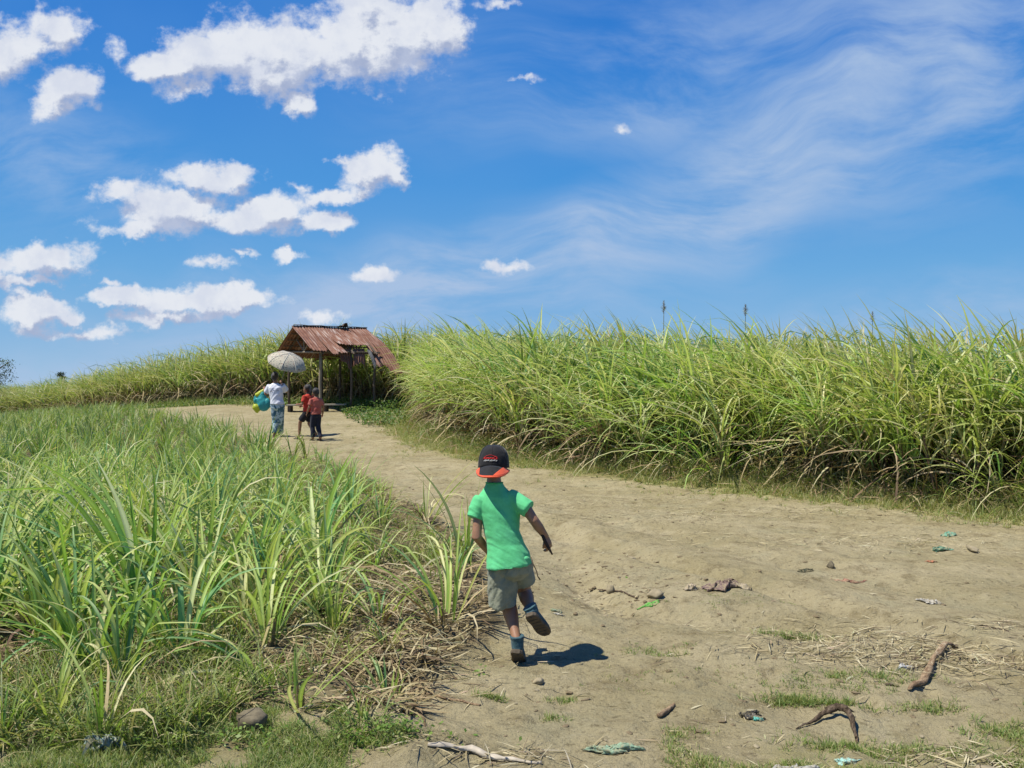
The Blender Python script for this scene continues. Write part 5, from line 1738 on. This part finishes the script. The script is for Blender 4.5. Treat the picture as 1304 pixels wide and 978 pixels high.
# ------------------------------------------------------------------ the rusty shed
def shed():
    fr = P(408, 525, 28.0); gz = float(H(fr.x, 28.0))
    phi = R(33)
    rd = Vector((math.cos(phi), math.sin(phi), 0)); wd = Vector((-math.sin(phi), math.cos(phi), 0))
    o = Vector((fr.x, fr.y, 0))
    def S(a, b, z):
        a = a * .80 if a > 0 else a
        return o + rd * a + wd * b + Vector((0, 0, z))     # a along the ridge, b across from right post to left post
    W, Ln = 2.95, 2.30
    zr_e, zl_e, z_top = EYE + 41 * .0248, EYE + 43 * .0262, EYE + 73.5 * .0256
    root = empty('shed', Vector((fr.x, fr.y, gz)), label='open field shed on wooden posts under a torn rusty corrugated roof', cat='shed')
    def wood(name, c1, c2):
        m, t = mat(name)
        tc = t.node('ShaderNodeTexCoord').outputs['Object']
        x, y, z = t.xyz(tc)
        n = t.noise(t.comb(t.math('MULTIPLY', x, 9), t.math('MULTIPLY', y, 9), z), 4, 5, .6)
        finish(t, principled(t, t.mix(t.ramp(n, .3, .7), c1, c2), .85, .2, bump(t, n, .5, .01)))
        return m
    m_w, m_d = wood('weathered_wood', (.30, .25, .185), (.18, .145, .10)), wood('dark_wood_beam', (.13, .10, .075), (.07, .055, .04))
    def g(a, b):
        p = S(a, b, 0); return float(H(p.x, p.y)) - .1
    rg = random.Random(4)
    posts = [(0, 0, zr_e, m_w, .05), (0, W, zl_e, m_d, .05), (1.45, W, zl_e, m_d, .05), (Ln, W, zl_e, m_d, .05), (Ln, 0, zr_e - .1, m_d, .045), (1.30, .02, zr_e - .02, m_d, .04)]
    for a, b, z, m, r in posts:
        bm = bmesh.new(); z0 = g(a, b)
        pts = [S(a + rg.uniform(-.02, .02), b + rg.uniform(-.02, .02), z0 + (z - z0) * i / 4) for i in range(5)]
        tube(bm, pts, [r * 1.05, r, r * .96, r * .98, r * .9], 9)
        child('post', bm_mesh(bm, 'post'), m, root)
    def beam(name, p, q, w, m, n=6):
        bm = bmesh.new(); tube(bm, [p, p.lerp(q, .5), q], [w, w * 1.05, w * .95], n)
        child(name, bm_mesh(bm, name, False), m, root)
    zm = (zr_e + zl_e) / 2
    for a in (0.0, 1.3, Ln):
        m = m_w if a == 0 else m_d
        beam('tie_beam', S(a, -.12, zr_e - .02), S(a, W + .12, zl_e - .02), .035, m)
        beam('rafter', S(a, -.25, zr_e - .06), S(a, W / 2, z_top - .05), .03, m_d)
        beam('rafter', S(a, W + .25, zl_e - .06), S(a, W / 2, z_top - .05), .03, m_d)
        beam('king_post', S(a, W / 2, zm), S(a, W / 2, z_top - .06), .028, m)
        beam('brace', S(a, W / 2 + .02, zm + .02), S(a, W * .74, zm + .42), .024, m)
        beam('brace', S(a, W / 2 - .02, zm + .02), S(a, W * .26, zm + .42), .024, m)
    for b, z in ((0, zr_e), (W, zl_e)):
        beam('wall_plate', S(-.25, b, z + .01), S(Ln + .25, b, z + .01), .035, m_d)
    for fr_ in (.25, .5, .75):
        beam('purlin', S(-.3, W / 2 * fr_, zr_e + (z_top - zr_e) * fr_ - .03), S(Ln + .3, W / 2 * fr_, zr_e + (z_top - zr_e) * fr_ - .03), .022, m_d)
        beam('purlin', S(-.3, W - W / 2 * fr_, zl_e + (z_top - zl_e) * fr_ - .03), S(Ln + .3, W - W / 2 * fr_, zl_e + (z_top - zl_e) * fr_ - .03), .022, m_d)
    # rust
    def rust(name, k, streak=.5):
        m, t = mat(name)
        tc = t.node('ShaderNodeTexCoord').outputs['Object']
        uvw = t.node('ShaderNodeAttribute', attribute_name='Col').outputs['Vector']
        x, y, z = t.xyz(uvw)
        n = t.noise(tc, 3.2, 6, .65)
        st = t.noise(t.comb(t.math('MULTIPLY', x, 26), t.math('MULTIPLY', y, 1.6), k), 1.0, 5, .6)
        c = t.mix(t.ramp(n, .32, .68), (.140, .058, .036), (.225, .112, .072))
        c = t.mix(t.math('MULTIPLY', t.ramp(st, .50, .64), streak), c, (.42, .37, .335))
        c = t.mix(t.math('MULTIPLY', t.ramp(st, .46, .30), .7), c, (.085, .035, .022))
        finish(t, principled(t, c, .75, .3, bump(t, n, .3, .01), .15))
        return m
    rusts = [rust('rusty_iron', .3, .35), rust('rusty_iron_streaked', 4.1, .85), rust('rusty_iron_dark', 8.7, .15)]
    def sheet(name, a0, a1, top, bot, m, waves, sag=0.0, curl=0.0, lift0=0.0, lift1=0.0, nv=14, jag=.05):
        """top(a), bot(a): end points of the sheet at ridge coordinate a"""
        nu = waves * 8
        V = []; C = []
        rj = random.Random(int(a0 * 100 + waves)); jg = [rj.uniform(-jag, jag) for _ in range(waves + 2)]
        nrm = None
        for i in range(nu + 1):
            u_ = i / nu; a = a0 + (a1 - a0) * u_
            T, Bt = top(a), bot(a)
            j = jg[int(u_ * waves)] * (1 - (u_ * waves) % 1) + jg[int(u_ * waves) + 1] * ((u_ * waves) % 1)
            Bt = Bt + (Bt - T) * j
            n = rd.cross(Bt - T).normalized()
            if n.z < 0: n = -n
            for q in range(nv + 1):
                v_ = q / nv
                p = T.lerp(Bt, v_) + n * (.014 * math.sin(u_ * waves * 2 * math.pi) + .012 * math.sin(v_ * 5 + a * 3) + lift0 * (1 - u_) * v_ + lift1 * u_ * v_)
                p.z -= sag * math.sin(math.pi * v_) + curl * v_ ** 3
                V.append(p); C.append((a, v_ * 1.6, 0))
        V = np.array([tuple(p) for p in V]); idx = np.arange(len(V)).reshape(nu + 1, nv + 1)
        Q = np.stack([idx[:-1, :-1], idx[1:, :-1], idx[1:, 1:], idx[:-1, 1:]], -1).reshape(-1, 4)
        # real thickness: a second layer 3 mm below with rims
        n2 = len(V)
        V2 = V - np.array([0, 0, .003])
        rim = []
        for e in (idx[0, :], idx[-1, :], idx[:, 0], idx[:, -1]):
            for p, q in zip(e[:-1], e[1:]): rim.append((p, q, q + n2, p + n2))
        me = np_mesh(name, np.concatenate([V, V2]) - np.array(wl(root)), np.concatenate([Q, Q[:, ::-1] + n2, np.array(rim)]), np.array(C + C) * np.array([1, 1, 1]))
        link(name, me, m, root)
    tr = lambda da=0: (lambda a: S(a + da, W / 2 + .02, z_top + .03))
    er = lambda da=0, z=0, b=-.24: (lambda a: S(a + da, b, zr_e + .04 + z))
    # right slope: five sheets, the last ones torn and hanging
    sheet('roof_sheet', -.42, .22, tr(), er(.0), rusts[0], 6, .01, 0, .05)
    sheet('roof_sheet', .17, .80, tr(), er(.10, -.06, -.46), rusts[1], 6, .02, .02)
    sheet('roof_sheet', .76, 1.42, tr(), er(.0, .20, .05), rusts[1], 6, .02, -.02)
    sheet('roof_sheet', 1.36, 2.02, tr(), er(.12, .20, .05), rusts[0], 6, .03, 0, 0, .03)
    sheet('roof_sheet', 1.96, 2.72, tr(), er(.30, -.26, -.30), rusts[0], 7, -.10, .20)
    sheet('roof_sheet', 2.35, 2.90, lambda a: S(a, W / 2 - .35, z_top - .22), lambda a: S(a + .38, -.55, zr_e - .42), rusts[2], 5, -.12, .25)
    # loose pieces hanging under the right eave
    sheet('hanging_sheet', .80, 1.36, lambda a: S(a, .10, zr_e + .12), lambda a: S(a + .04, -.02, zr_e - .40 + .1 * math.sin(a * 9)), rusts[2], 5, 0, 0, .02, 0, 8, .12)
    sheet('hanging_sheet', 1.40, 1.90, lambda a: S(a, .06, zr_e + .14), lambda a: S(a - .06, -.10, zr_e - .44 - .1 * math.sin(a * 7)), rusts[2], 5, 0, 0, 0, .04, 8, .12)
    sheet('hanging_strip', 1.95, 2.10, lambda a: S(a, -.05, zr_e + .10), lambda a: S(a + .22, -.30, zr_e - .52), plain_mat('bare_zinc_strip', (.27, .26, .25), .6, .3), 2, 0, 0, 0, 0, 8, .2)
    # left slope
    tl_ = lambda da=0: (lambda a: S(a + da, W / 2 - .02, z_top + .035))
    el_ = lambda z=0: (lambda a: S(a, W + .66, zl_e - .24 + z))
    for i, (a0, a1, z) in enumerate([(-.38, .28, 0), (.22, .90, -.02), (.84, 1.50, .02), (1.44, 2.10, -.01), (2.04, 2.80, .0)]):
        sheet('roof_sheet', a0, a1, tl_(), el_(z), rusts[(i + 2) % 3], 6, .01, .0)
    # dark ridge cap with the crumpled bit sticking up
    bm = bmesh.new()
    pts = [S(-.35 + i * .26, W / 2, z_top + .055 + .008 * math.sin(i * 2.1)) for i in range(13)]
    tube(bm, pts, [(.08, .014)] * 13, 8)
    child('ridge_cap', bm_mesh(bm, 'ridge_cap'), m_d, root)
    sheet('bent_scrap', 1.45, 1.80, lambda a: S(a, W / 2 + .05, z_top + .05), lambda a: S(a + .08, W / 2 - .18, z_top + .12 + .05 * math.sin(a * 20)), m_d, 3, 0, 0, 0, 0, 6, .2)
    # low bench under the roof
    c = P(375, 517, 27.9)
    bz = EYE - 27.3 * 28.0 / F
    p0, p1 = Vector((P(362, 0, 28.1).x, 28.4, bz)), Vector((P(440, 0, 28.4).x, 28.55, bz + .02))
    bench = empty('bench', Vector(((p0.x + p1.x) / 2, 28.45, float(H((p0.x + p1.x) / 2, 28.45)))), label='low plank bench with a pale top under the rusty shed roof', cat='bench')
    q = (p1 - p0).to_track_quat('X', 'Z')
    bm = bmesh.new(); box(bm, (p0 + p1) / 2, ((p1 - p0).length, .42, .045), q, .008)
    child('seat', bm_mesh(bm, 'seat', False), plain_mat('pale_worn_plank', (.42, .38, .30), .8, .2), bench)
    for t_ in (.06, .36, .66, .95):
        p = p0.lerp(p1, t_); z0 = float(H(p.x, p.y)) - .05
        bm = bmesh.new(); box(bm, Vector((p.x, p.y, (z0 + bz - .025) / 2)), (.10, .34, bz - .025 - z0), None, .01)
        child('leg', bm_mesh(bm, 'leg', False), m_d, bench)

shed()

# ------------------------------------------------------------------ things lying about
def rock(name, px, py, size, label, cat, mat_, seed=0, flat=.6, group=None, pts=None):
    x, y = pg(px, py) if pts is None else pts
    bm = bmesh.new()
    bmesh.ops.create_icosphere(bm, subdivisions=3, radius=1.0)
    rg = np.random.default_rng(seed)
    planes = rg.normal(0, 1, (9, 3)); planes /= np.linalg.norm(planes, axis=1)[:, None]
    for v in bm.verts:
        c = np.array(v.co)
        d = planes @ c
        k = d.max()
        c = c * min(1, .62 / max(k, .01)) * 1.2 if k > .62 else c
        c = c * (1 + .10 * (float(fbm(np.array(c[0] * 2 + seed), np.array(c[1] * 2 + c[2] * 2), 3)) - .5))
        v.co = Vector((c[0] * size[0], c[1] * size[1], c[2] * size[2]))
    me = bm_mesh(bm, name)
    z = float(H(x, y)) + size[2] * .45
    o = link(name, me, mat_, loc=(x, y, z))
    o.rotation_euler = (0, 0, rg.uniform(0, 3))
    setp(o, label, cat, group)
    return o

M_STONE = plain_mat('dusty_stone', (.33, .28, .18), .9, .2, .4, 18, .6)
M_STONE_D = plain_mat('dark_stone', (.17, .145, .095), .9, .2, .4, 30, .7)
M_CLOD = plain_mat('dirt_clod', (.21, .165, .10), .95, .1, .35, 40, .8)
def bark_mat(name, c1, c2, c3):
    m, t = mat(name)
    tc = t.node('ShaderNodeTexCoord').outputs['Object']
    x, y, z = t.xyz(tc)
    st = t.noise(t.comb(t.math('MULTIPLY', t.math('SUBTRACT', x, y), 60), t.math('MULTIPLY', t.math('ADD', x, y), 9), t.math('MULTIPLY', z, 60)), 1, 6, .7)
    n = t.noise(tc, 26, 6, .7)
    c = t.mix(t.ramp(st, .38, .62), c2, c1)
    c = t.mix(t.math('MULTIPLY', t.ramp(n, .55, .66), .85), c, c3)
    finish(t, principled(t, c, .92, .12, bump(t, n, .6, .01, bump(t, st, .9, .012))))
    return m
M_WOOD = bark_mat('dry_wood', (.36, .26, .16), (.16, .105, .062), (.44, .37, .25))
M_ROOT = bark_mat('dark_root', (.15, .11, .075), (.05, .036, .024), (.24, .19, .13))

rock('stone', 322, 943, (.068, .06, .060), 'grey brown round stone half hidden under arching cane leaves', 'stone', M_STONE_D, 3)
rock('stone', 778, 747, (.030, .034, .042), 'small upright pale block of stone in the rut', 'stone', M_STONE, 8)
rock('stone', 834, 762, (.062, .05, .036), 'pale wedge shaped stone beside a green leaf on the path', 'stone', M_STONE, 12)
rock('stone', 803, 703, (.05, .035, .016), 'flat pale stone lying alone in the middle of the path', 'stone', M_STONE, 14)
rock('stone', 1058, 720, (.04, .034, .034), 'small round grey stone on the right half of the path', 'stone', M_STONE_D, 21)
rock('stone', 1238, 702, (.11, .04, .030), 'long pale stone at the edge of the right grass strip', 'stone', M_STONE, 24)
rock('stone', 686, 870, (.030, .026, .018), 'small pale stone on the bare ground in front of the boy', 'stone', M_STONE, 27)
rock('stone', 1258, 980, (.05, .04, .02), 'pale stone in the turf of the lower right corner', 'stone', M_STONE, 29)

def scattered():
    base = [rock('pebble', 0, 0, (.012, .010, .008), 'small pebble lying on the dirt path', 'pebble', M_STONE, 40 + i, group='small pebbles strewn over the path', pts=(1.2 + .35 * i, 4.6 + .3 * i)) for i in range(4)]
    clod = [rock('dirt_clod', 0, 0, (.017, .015, .011), 'small dark clod of dirt lying on the path', 'clod', M_CLOD, 60 + i, group='clods of dirt strewn over the path', pts=(.4 + .5 * i, 5.6 + .4 * i)) for i in range(4)]
    for lst, n in ((base, 150), (clod, 270)):
        for _ in range(n):
            y = 3.6 + 9 * random.random() ** 1.3
            x = random.uniform(float(le(y)) + .2, min(float(rcx(y)) - .6, y * .58))
            if random.random() < .35:
                gx, gy = pg(760, 735); x, y = random.gauss(gx, .35), random.gauss(gy, .45)
            s = lst[random.randrange(4)]
            o = s.copy(); k = random.uniform(.5, 1.5) * (1 + max(0, y - 6) * .08)
            k *= .75; o.location = on(x, y, .0005 * k); o.scale = (k * random.uniform(.7, 1.5), k * random.uniform(.6, 1.2), k * random.uniform(.45, .9))
            o.rotation_euler = (random.uniform(-.3, .3), 0, random.uniform(0, 6.28))
            COL.objects.link(o)
scattered()

def stick(name, pix, rad, label, mat_, lift=0.0, cat='stick', n=9, parts=None, seed=1):
    pts = []
    rg = random.Random(seed)
    P_ = [pg(*p) for p in pix]
    for (a, b) in zip(P_[:-1], P_[1:]):
        for t in (0, .25, .5, .75):
            x, y = a[0] + (b[0] - a[0]) * t, a[1] + (b[1] - a[1]) * t
            pts.append((x, y))
    pts.append(P_[-1])
    m_ = len(pts)
    rr = [np.interp(i / (m_ - 1), np.linspace(0, 1, len(rad)), rad) * rg.uniform(.9, 1.1) for i in range(m_)]
    lf = lift if isinstance(lift, (list, tuple)) else [lift, lift]
    V = [Vector((x, y, float(H(x, y)) + rr[i] * .8 + np.interp(i / (m_ - 1), np.linspace(0, 1, len(lf)), lf) + rg.uniform(-.1, .1) * rr[i])) for i, (x, y) in enumerate(pts)]
    bm = bmesh.new(); tube(bm, V, [(r, r * .8) for r in rr], n)
    mr = max(rad)
    bmesh.ops.subdivide_edges(bm, edges=[e for e in bm.edges if e.calc_length() > mr * .8], cuts=2, use_grid_fill=True)
    for v in bm.verts:
        c_ = v.co
        k_ = float(fbm(np.array(c_.x * 14 + c_.z * 30 + seed), np.array(c_.y * 14 - c_.z * 20), 3)) - .5
        k2 = float(fbm(np.array(c_.x * 70 + seed), np.array(c_.y * 70 + c_.z * 90), 2)) - .5
        v.co += Vector((k_, k2, k_ - k2)) * mr * 1.1 + Vector((k2, k_, k2)) * mr * .5
    me = bm_mesh(bm, name)
    c = coords(me); p0 = V[0].copy(); set_coords(me, c - np.array(p0))
    o = link(name, me, mat_, loc=p0)
    setp(o, label, cat)
    return o

stick('driftwood', [(1158, 876), (1176, 866), (1186, 848), (1204, 834), (1222, 823)], [.010, .018, .022, .013, .018, .015, .008], 'thick bent reddish brown branch lying on the straw at the right', M_WOOD, [.005, .0, .03, .02])
r_ = stick('uprooted_root', [(1014, 921), (1030, 912), (1046, 907), (1066, 904), (1080, 910), (1090, 925), (1092, 932)], [.003, .006, .013, .018, .013, .008, .004], 'dark crooked dead root lying on the dirt near the lower right', M_ROOT, [0, .01, .02, .03, .02, 0], 'root')
bm = bmesh.new()
_o = wl(r_); _a = Vector((*pg(1070, 905), 0)); _b = Vector((*pg(1087, 906), 0)); _c = Vector((*pg(1050, 900), 0))
for e, k in ((_b, .012), (_c, .014)):
    a = Vector((_a.x, _a.y, float(H(_a.x, _a.y)) + .03)); b = Vector((e.x, e.y, float(H(e.x, e.y)) + .025))
    tube(bm, [a, a.lerp(b, .5) + Vector((0, 0, .012)), b], [.011, k * .6, .003], 8)
me = bm_mesh(bm, 'rootlet'); set_coords(me, coords(me) - np.array(_o)); link('rootlet', me, M_ROOT, r_)
stick('stick', [(1128, 870), (1145, 869)], [.006, .005], 'short dark twig beside the thick bent branch', M_ROOT)
stick('stick', [(838, 914), (846, 906), (858, 897)], [.012, .014, .008], 'curled pale piece of bark in the middle foreground', M_WOOD, cat='bark')
stick('stick', [(524, 884), (560, 889), (612, 900)], [.005, .007, .006], 'long thin dry stalk beside the short pale sprout', M_WOOD)
stick('stick', [(462, 838), (485, 836), (503, 828)], [.012, .014, .010], 'thick dry stalk piece lying left of the dry clump', M_WOOD)
stick('stick', [(490, 821), (518, 829)], [.016, .012], 'pale split stalk lying left of the dry clump', plain_mat('pale_split_stalk', (.48, .40, .27)))
stick('stick', [(625, 790), (633, 775), (640, 760)], [.006, .008, .006], 'stalk leaning out of the litter just left of the boy', M_WOOD, [.0, .04, .09])
stick('stick', [(762, 740), (790, 750), (812, 758)], [.006, .007, .006], 'dark twig lying under the upright pale block of stone', M_ROOT)
stick('stick', [(545, 972), (600, 966), (640, 973), (690, 977)], [.010, .016, .012, .006], 'pale bleached root along the bottom edge of the photo', plain_mat('bleached_root', (.50, .44, .34)))
stick('stick', [(1240, 798), (1262, 803), (1285, 806)], [.004, .005, .004], 'thin dark twig near the right edge of the path', M_ROOT)
stick('stick', [(478, 868), (500, 862), (520, 858)], [.006, .006, .004], 'thin dry stalk behind the short pale sprout', M_WOOD)
stick('stick', [(428, 800), (438, 842)], [.006, .006], 'reddish stalk lying on the litter above the small thin shoot', M_WOOD, [.0, .02])

def dusty_mat(name, col, rough):
    m, t = mat(name)
    tc = t.node('ShaderNodeTexCoord').outputs['Object']
    n = t.noise(tc, 30, 5, .65)
    c = t.mix(t.ramp(n, .3, .7), col, tuple(v * .6 for v in col))
    c = t.mix(t.math('MULTIPLY', t.ramp(t.noise(tc, 48, 5, .7), .42, .62), .75), c, (.31, .26, .15))
    finish(t, principled(t, c, rough, .3, bump(t, n, .5, .008)))
    return m

def rag(name, px, py, sx, sy, label, col, cat, seed=0, hgt=.03, rough=.8, rot=0.0, col2=None):
    """crumpled cloth or plastic lying on the ground: folded sheet with thickness"""
    x, y = pg(px, py)
    n = 34
    u, v = np.meshgrid(np.linspace(-1, 1, n), np.linspace(-1, 1, n))
    a = fbm(u * 1.4 + seed * 3.3, v * 1.4 + seed, 4) - .5; b = fbm(u * 1.4 - seed, v * 1.4 + seed * 5.1, 4) - .5
    X = (u + a * 1.9 + .15 * np.sin(v * 5 + seed)) * sx * (1 - .3 * np.abs(v))
    Yq = (v * (1 - .3 * np.abs(u)) + b * 1.9) * sy
    c_, s_ = math.cos(rot), math.sin(rot)
    XX, YY = x + X * c_ - Yq * s_, y + X * s_ + Yq * c_
    fo = np.abs(fbm(u * 2.2 + seed, v * 3.2 + a * 3, 3) - .5) * 2
    Z = H(XX, YY) + .002 + hgt * (1.1 * (1 - fo) ** 3 + .5 * (fbm(u * 5, v * 5 + seed, 2) - .4)) * np.clip(1.25 - np.maximum(np.abs(u), np.abs(v)) ** 3, 0, 1)
    V = np.stack([XX, YY, Z], -1).reshape(-1, 3) - np.array([x, y, float(H(x, y))])
    idx = np.arange(n * n).reshape(n, n)
    Q = np.stack([idx[:-1, :-1], idx[:-1, 1:], idx[1:, 1:], idx[1:, :-1]], -1).reshape(-1, 4)
    me = np_mesh(name, V, Q)
    o = link(name, me, dusty_mat(label.split(' ')[0] + '_' + name, col, rough), loc=(x, y, float(H(x, y))))
    md = o.modifiers.new('thickness', 'SOLIDIFY'); md.thickness = .003
    setp(o, label, cat)
    return o

rag('rag', 780, 957, .095, .026, 'crumpled pale green cloth lying in the bottom centre', (.26, .40, .28), 'cloth', 1, .022, rot=-.05)
rag('rag', 918, 757, .11, .07, 'muddy purplish cloth scrap crumpled on the path right of the boy', (.21, .14, .13), 'cloth', 3, .045)
rag('rag', 880, 757, .05, .04, 'pale beige cloth scrap left of the muddy purplish one', (.44, .37, .27), 'cloth', 4, .035)
rag('rag', 945, 757, .07, .035, 'pale dusty cloth strip right of the muddy purplish one', (.40, .34, .24), 'cloth', 5, .025)
rag('plastic_scrap', 1186, 763, .085, .045, 'torn white plastic piece lying on the right half of the path', (.55, .53, .47), 'plastic scrap', 6, .02, .4)
rag('plastic_scrap', 1083, 735, .10, .045, 'faded red plastic scrap on the right half of the path', (.38, .19, .13), 'plastic scrap', 7, .012)
rag('plastic_scrap', 1198, 700, .08, .06, 'blue green plastic scrap near the right grass strip', (.12, .30, .21), 'plastic scrap', 8, .03)
rag('plastic_scrap', 1208, 682, .06, .05, 'turquoise wrapper in the edge of the right grass strip', (.14, .36, .26), 'plastic scrap', 9, .03)
rag('plastic_scrap', 1186, 718, .05, .04, 'small orange red wrapper below the blue green scrap', (.42, .17, .09), 'plastic scrap', 10, .012)
rag('plastic_scrap', 828, 767, .055, .022, 'bright green leaf shaped wrapper beside the pale wedge stone', (.10, .40, .06), 'plastic scrap', 11, .008)
rag('plastic_scrap', 955, 908, .055, .018, 'black plastic scrap on the dirt right of the curled bark', (.02, .02, .022), 'plastic scrap', 12, .02, .4)
rag('plastic_scrap', 966, 911, .022, .010, 'tiny turquoise wrapper beside the black plastic scrap', (.12, .50, .42), 'plastic scrap', 13, .010)
rag('plastic_scrap', 1077, 963, .045, .022, 'pale turquoise wrapper in the turf at the lower right', (.35, .62, .55), 'plastic scrap', 14, .012)
rag('plastic_scrap', 1152, 851, .06, .02, 'grey white plastic strip beside the thick bent branch', (.50, .52, .54), 'plastic scrap', 15, .010, .4)
rag('plastic_scrap', 1025, 722, .06, .03, 'dark crumpled wrapper left of the small round grey stone', (.07, .08, .05), 'plastic scrap', 16, .02)
rag('plastic_bag', 130, 968, .075, .05, 'dusty blue grey plastic bag lying in the bottom left corner', (.20, .28, .26), 'plastic bag', 17, .055, .4)
rag('leaf', 708, 783, .035, .016, 'fallen grey green leaf on the path right of the raised shoe', (.30, .38, .26), 'leaf', 18, .010)
rag('leaf', 712, 786, .03, .008, 'fallen whitish leaf right of the raised shoe', (.62, .60, .52), 'leaf', 19, .008)
rag('rag', 1010, 980, .07, .03, 'dusty white rag at the bottom edge of the turf', (.42, .42, .38), 'cloth', 20, .02)

# grey marker post half hidden in the foot of the tall cane
x_, y_ = pg(772, 590)
bm = bmesh.new(); box(bm, (0, 0, .30), (.12, .10, .72), Euler((.05, .06, .4)).to_quaternion(), .012)
o = link('marker_post', bm_mesh(bm, 'marker_post', False), plain_mat('weathered_concrete', (.22, .25, .27), .85, .2, .4, 12, .5), loc=(x_ + .02, y_ + .25, float(H(x_, y_))))
setp(o, 'short grey concrete marker post half hidden in the foot of the cane', 'post')

# two small trees far off beyond the left edge of the field
def far_tree(px, py_base, py_top, d, width, label, seed):
    rg = np.random.default_rng(seed)
    x = (px - CX) / F * d; z0 = float(base_h(np.array(x), np.array(d)))
    zt = EYE - (py_top - CY) * d / F; h = zt - z0
    root = empty('tree', (x, d, z0), label=label, cat='tree')
    bm = bmesh.new(); tube(bm, [Vector((x, d, z0 - .3)), Vector((x + .1, d, z0 + h * .4)), Vector((x, d, z0 + h * .9))], [h * .04, h * .028, h * .008], 8)
    for k in range(7):
        a = rg.uniform(0, 6.28); zz = rg.uniform(.35, .75) * h
        tube(bm, [Vector((x, d, z0 + zz)), Vector((x + math.cos(a) * width * .4, d + math.sin(a) * width * .4, z0 + zz + h * .15))], [h * .014, h * .004], 6)
    child('trunk', bm_mesh(bm, 'trunk'), M_ROOT, root)
    S = Soup(); c = []
    for k in range(26):
        a = rg.uniform(0, 6.28); r = width * .5 * math.sqrt(rg.random()); zz = h * rg.uniform(.42, .97)
        r *= math.sin(np.interp(zz / h, [.42, .7, 1], [.9, 1.5, 2.7]))
        cc = np.array([math.cos(a) * r, math.sin(a) * r, zz])
        c.append(cc + rg.normal(0, 1, (70, 3)) * np.array([.10, .10, .07]) * width)
    c = np.concatenate(c)
    leaflets(S, c, rg.uniform(.12, .28, len(c)), pick([(.06, .10, .05), (.09, .14, .06), (.045, .08, .04)], [.4, .3, .3], len(c), rg))
    link('crown', S.mesh('crown'), M_LEAF, root)

far_tree(-3, 500, 452, 110, 3.6, 'dark tree standing far off at the left edge of the photo', 1)
far_tree(79, 496, 474, 130, 1.9, 'tiny dark tree top showing above the far cane', 2)
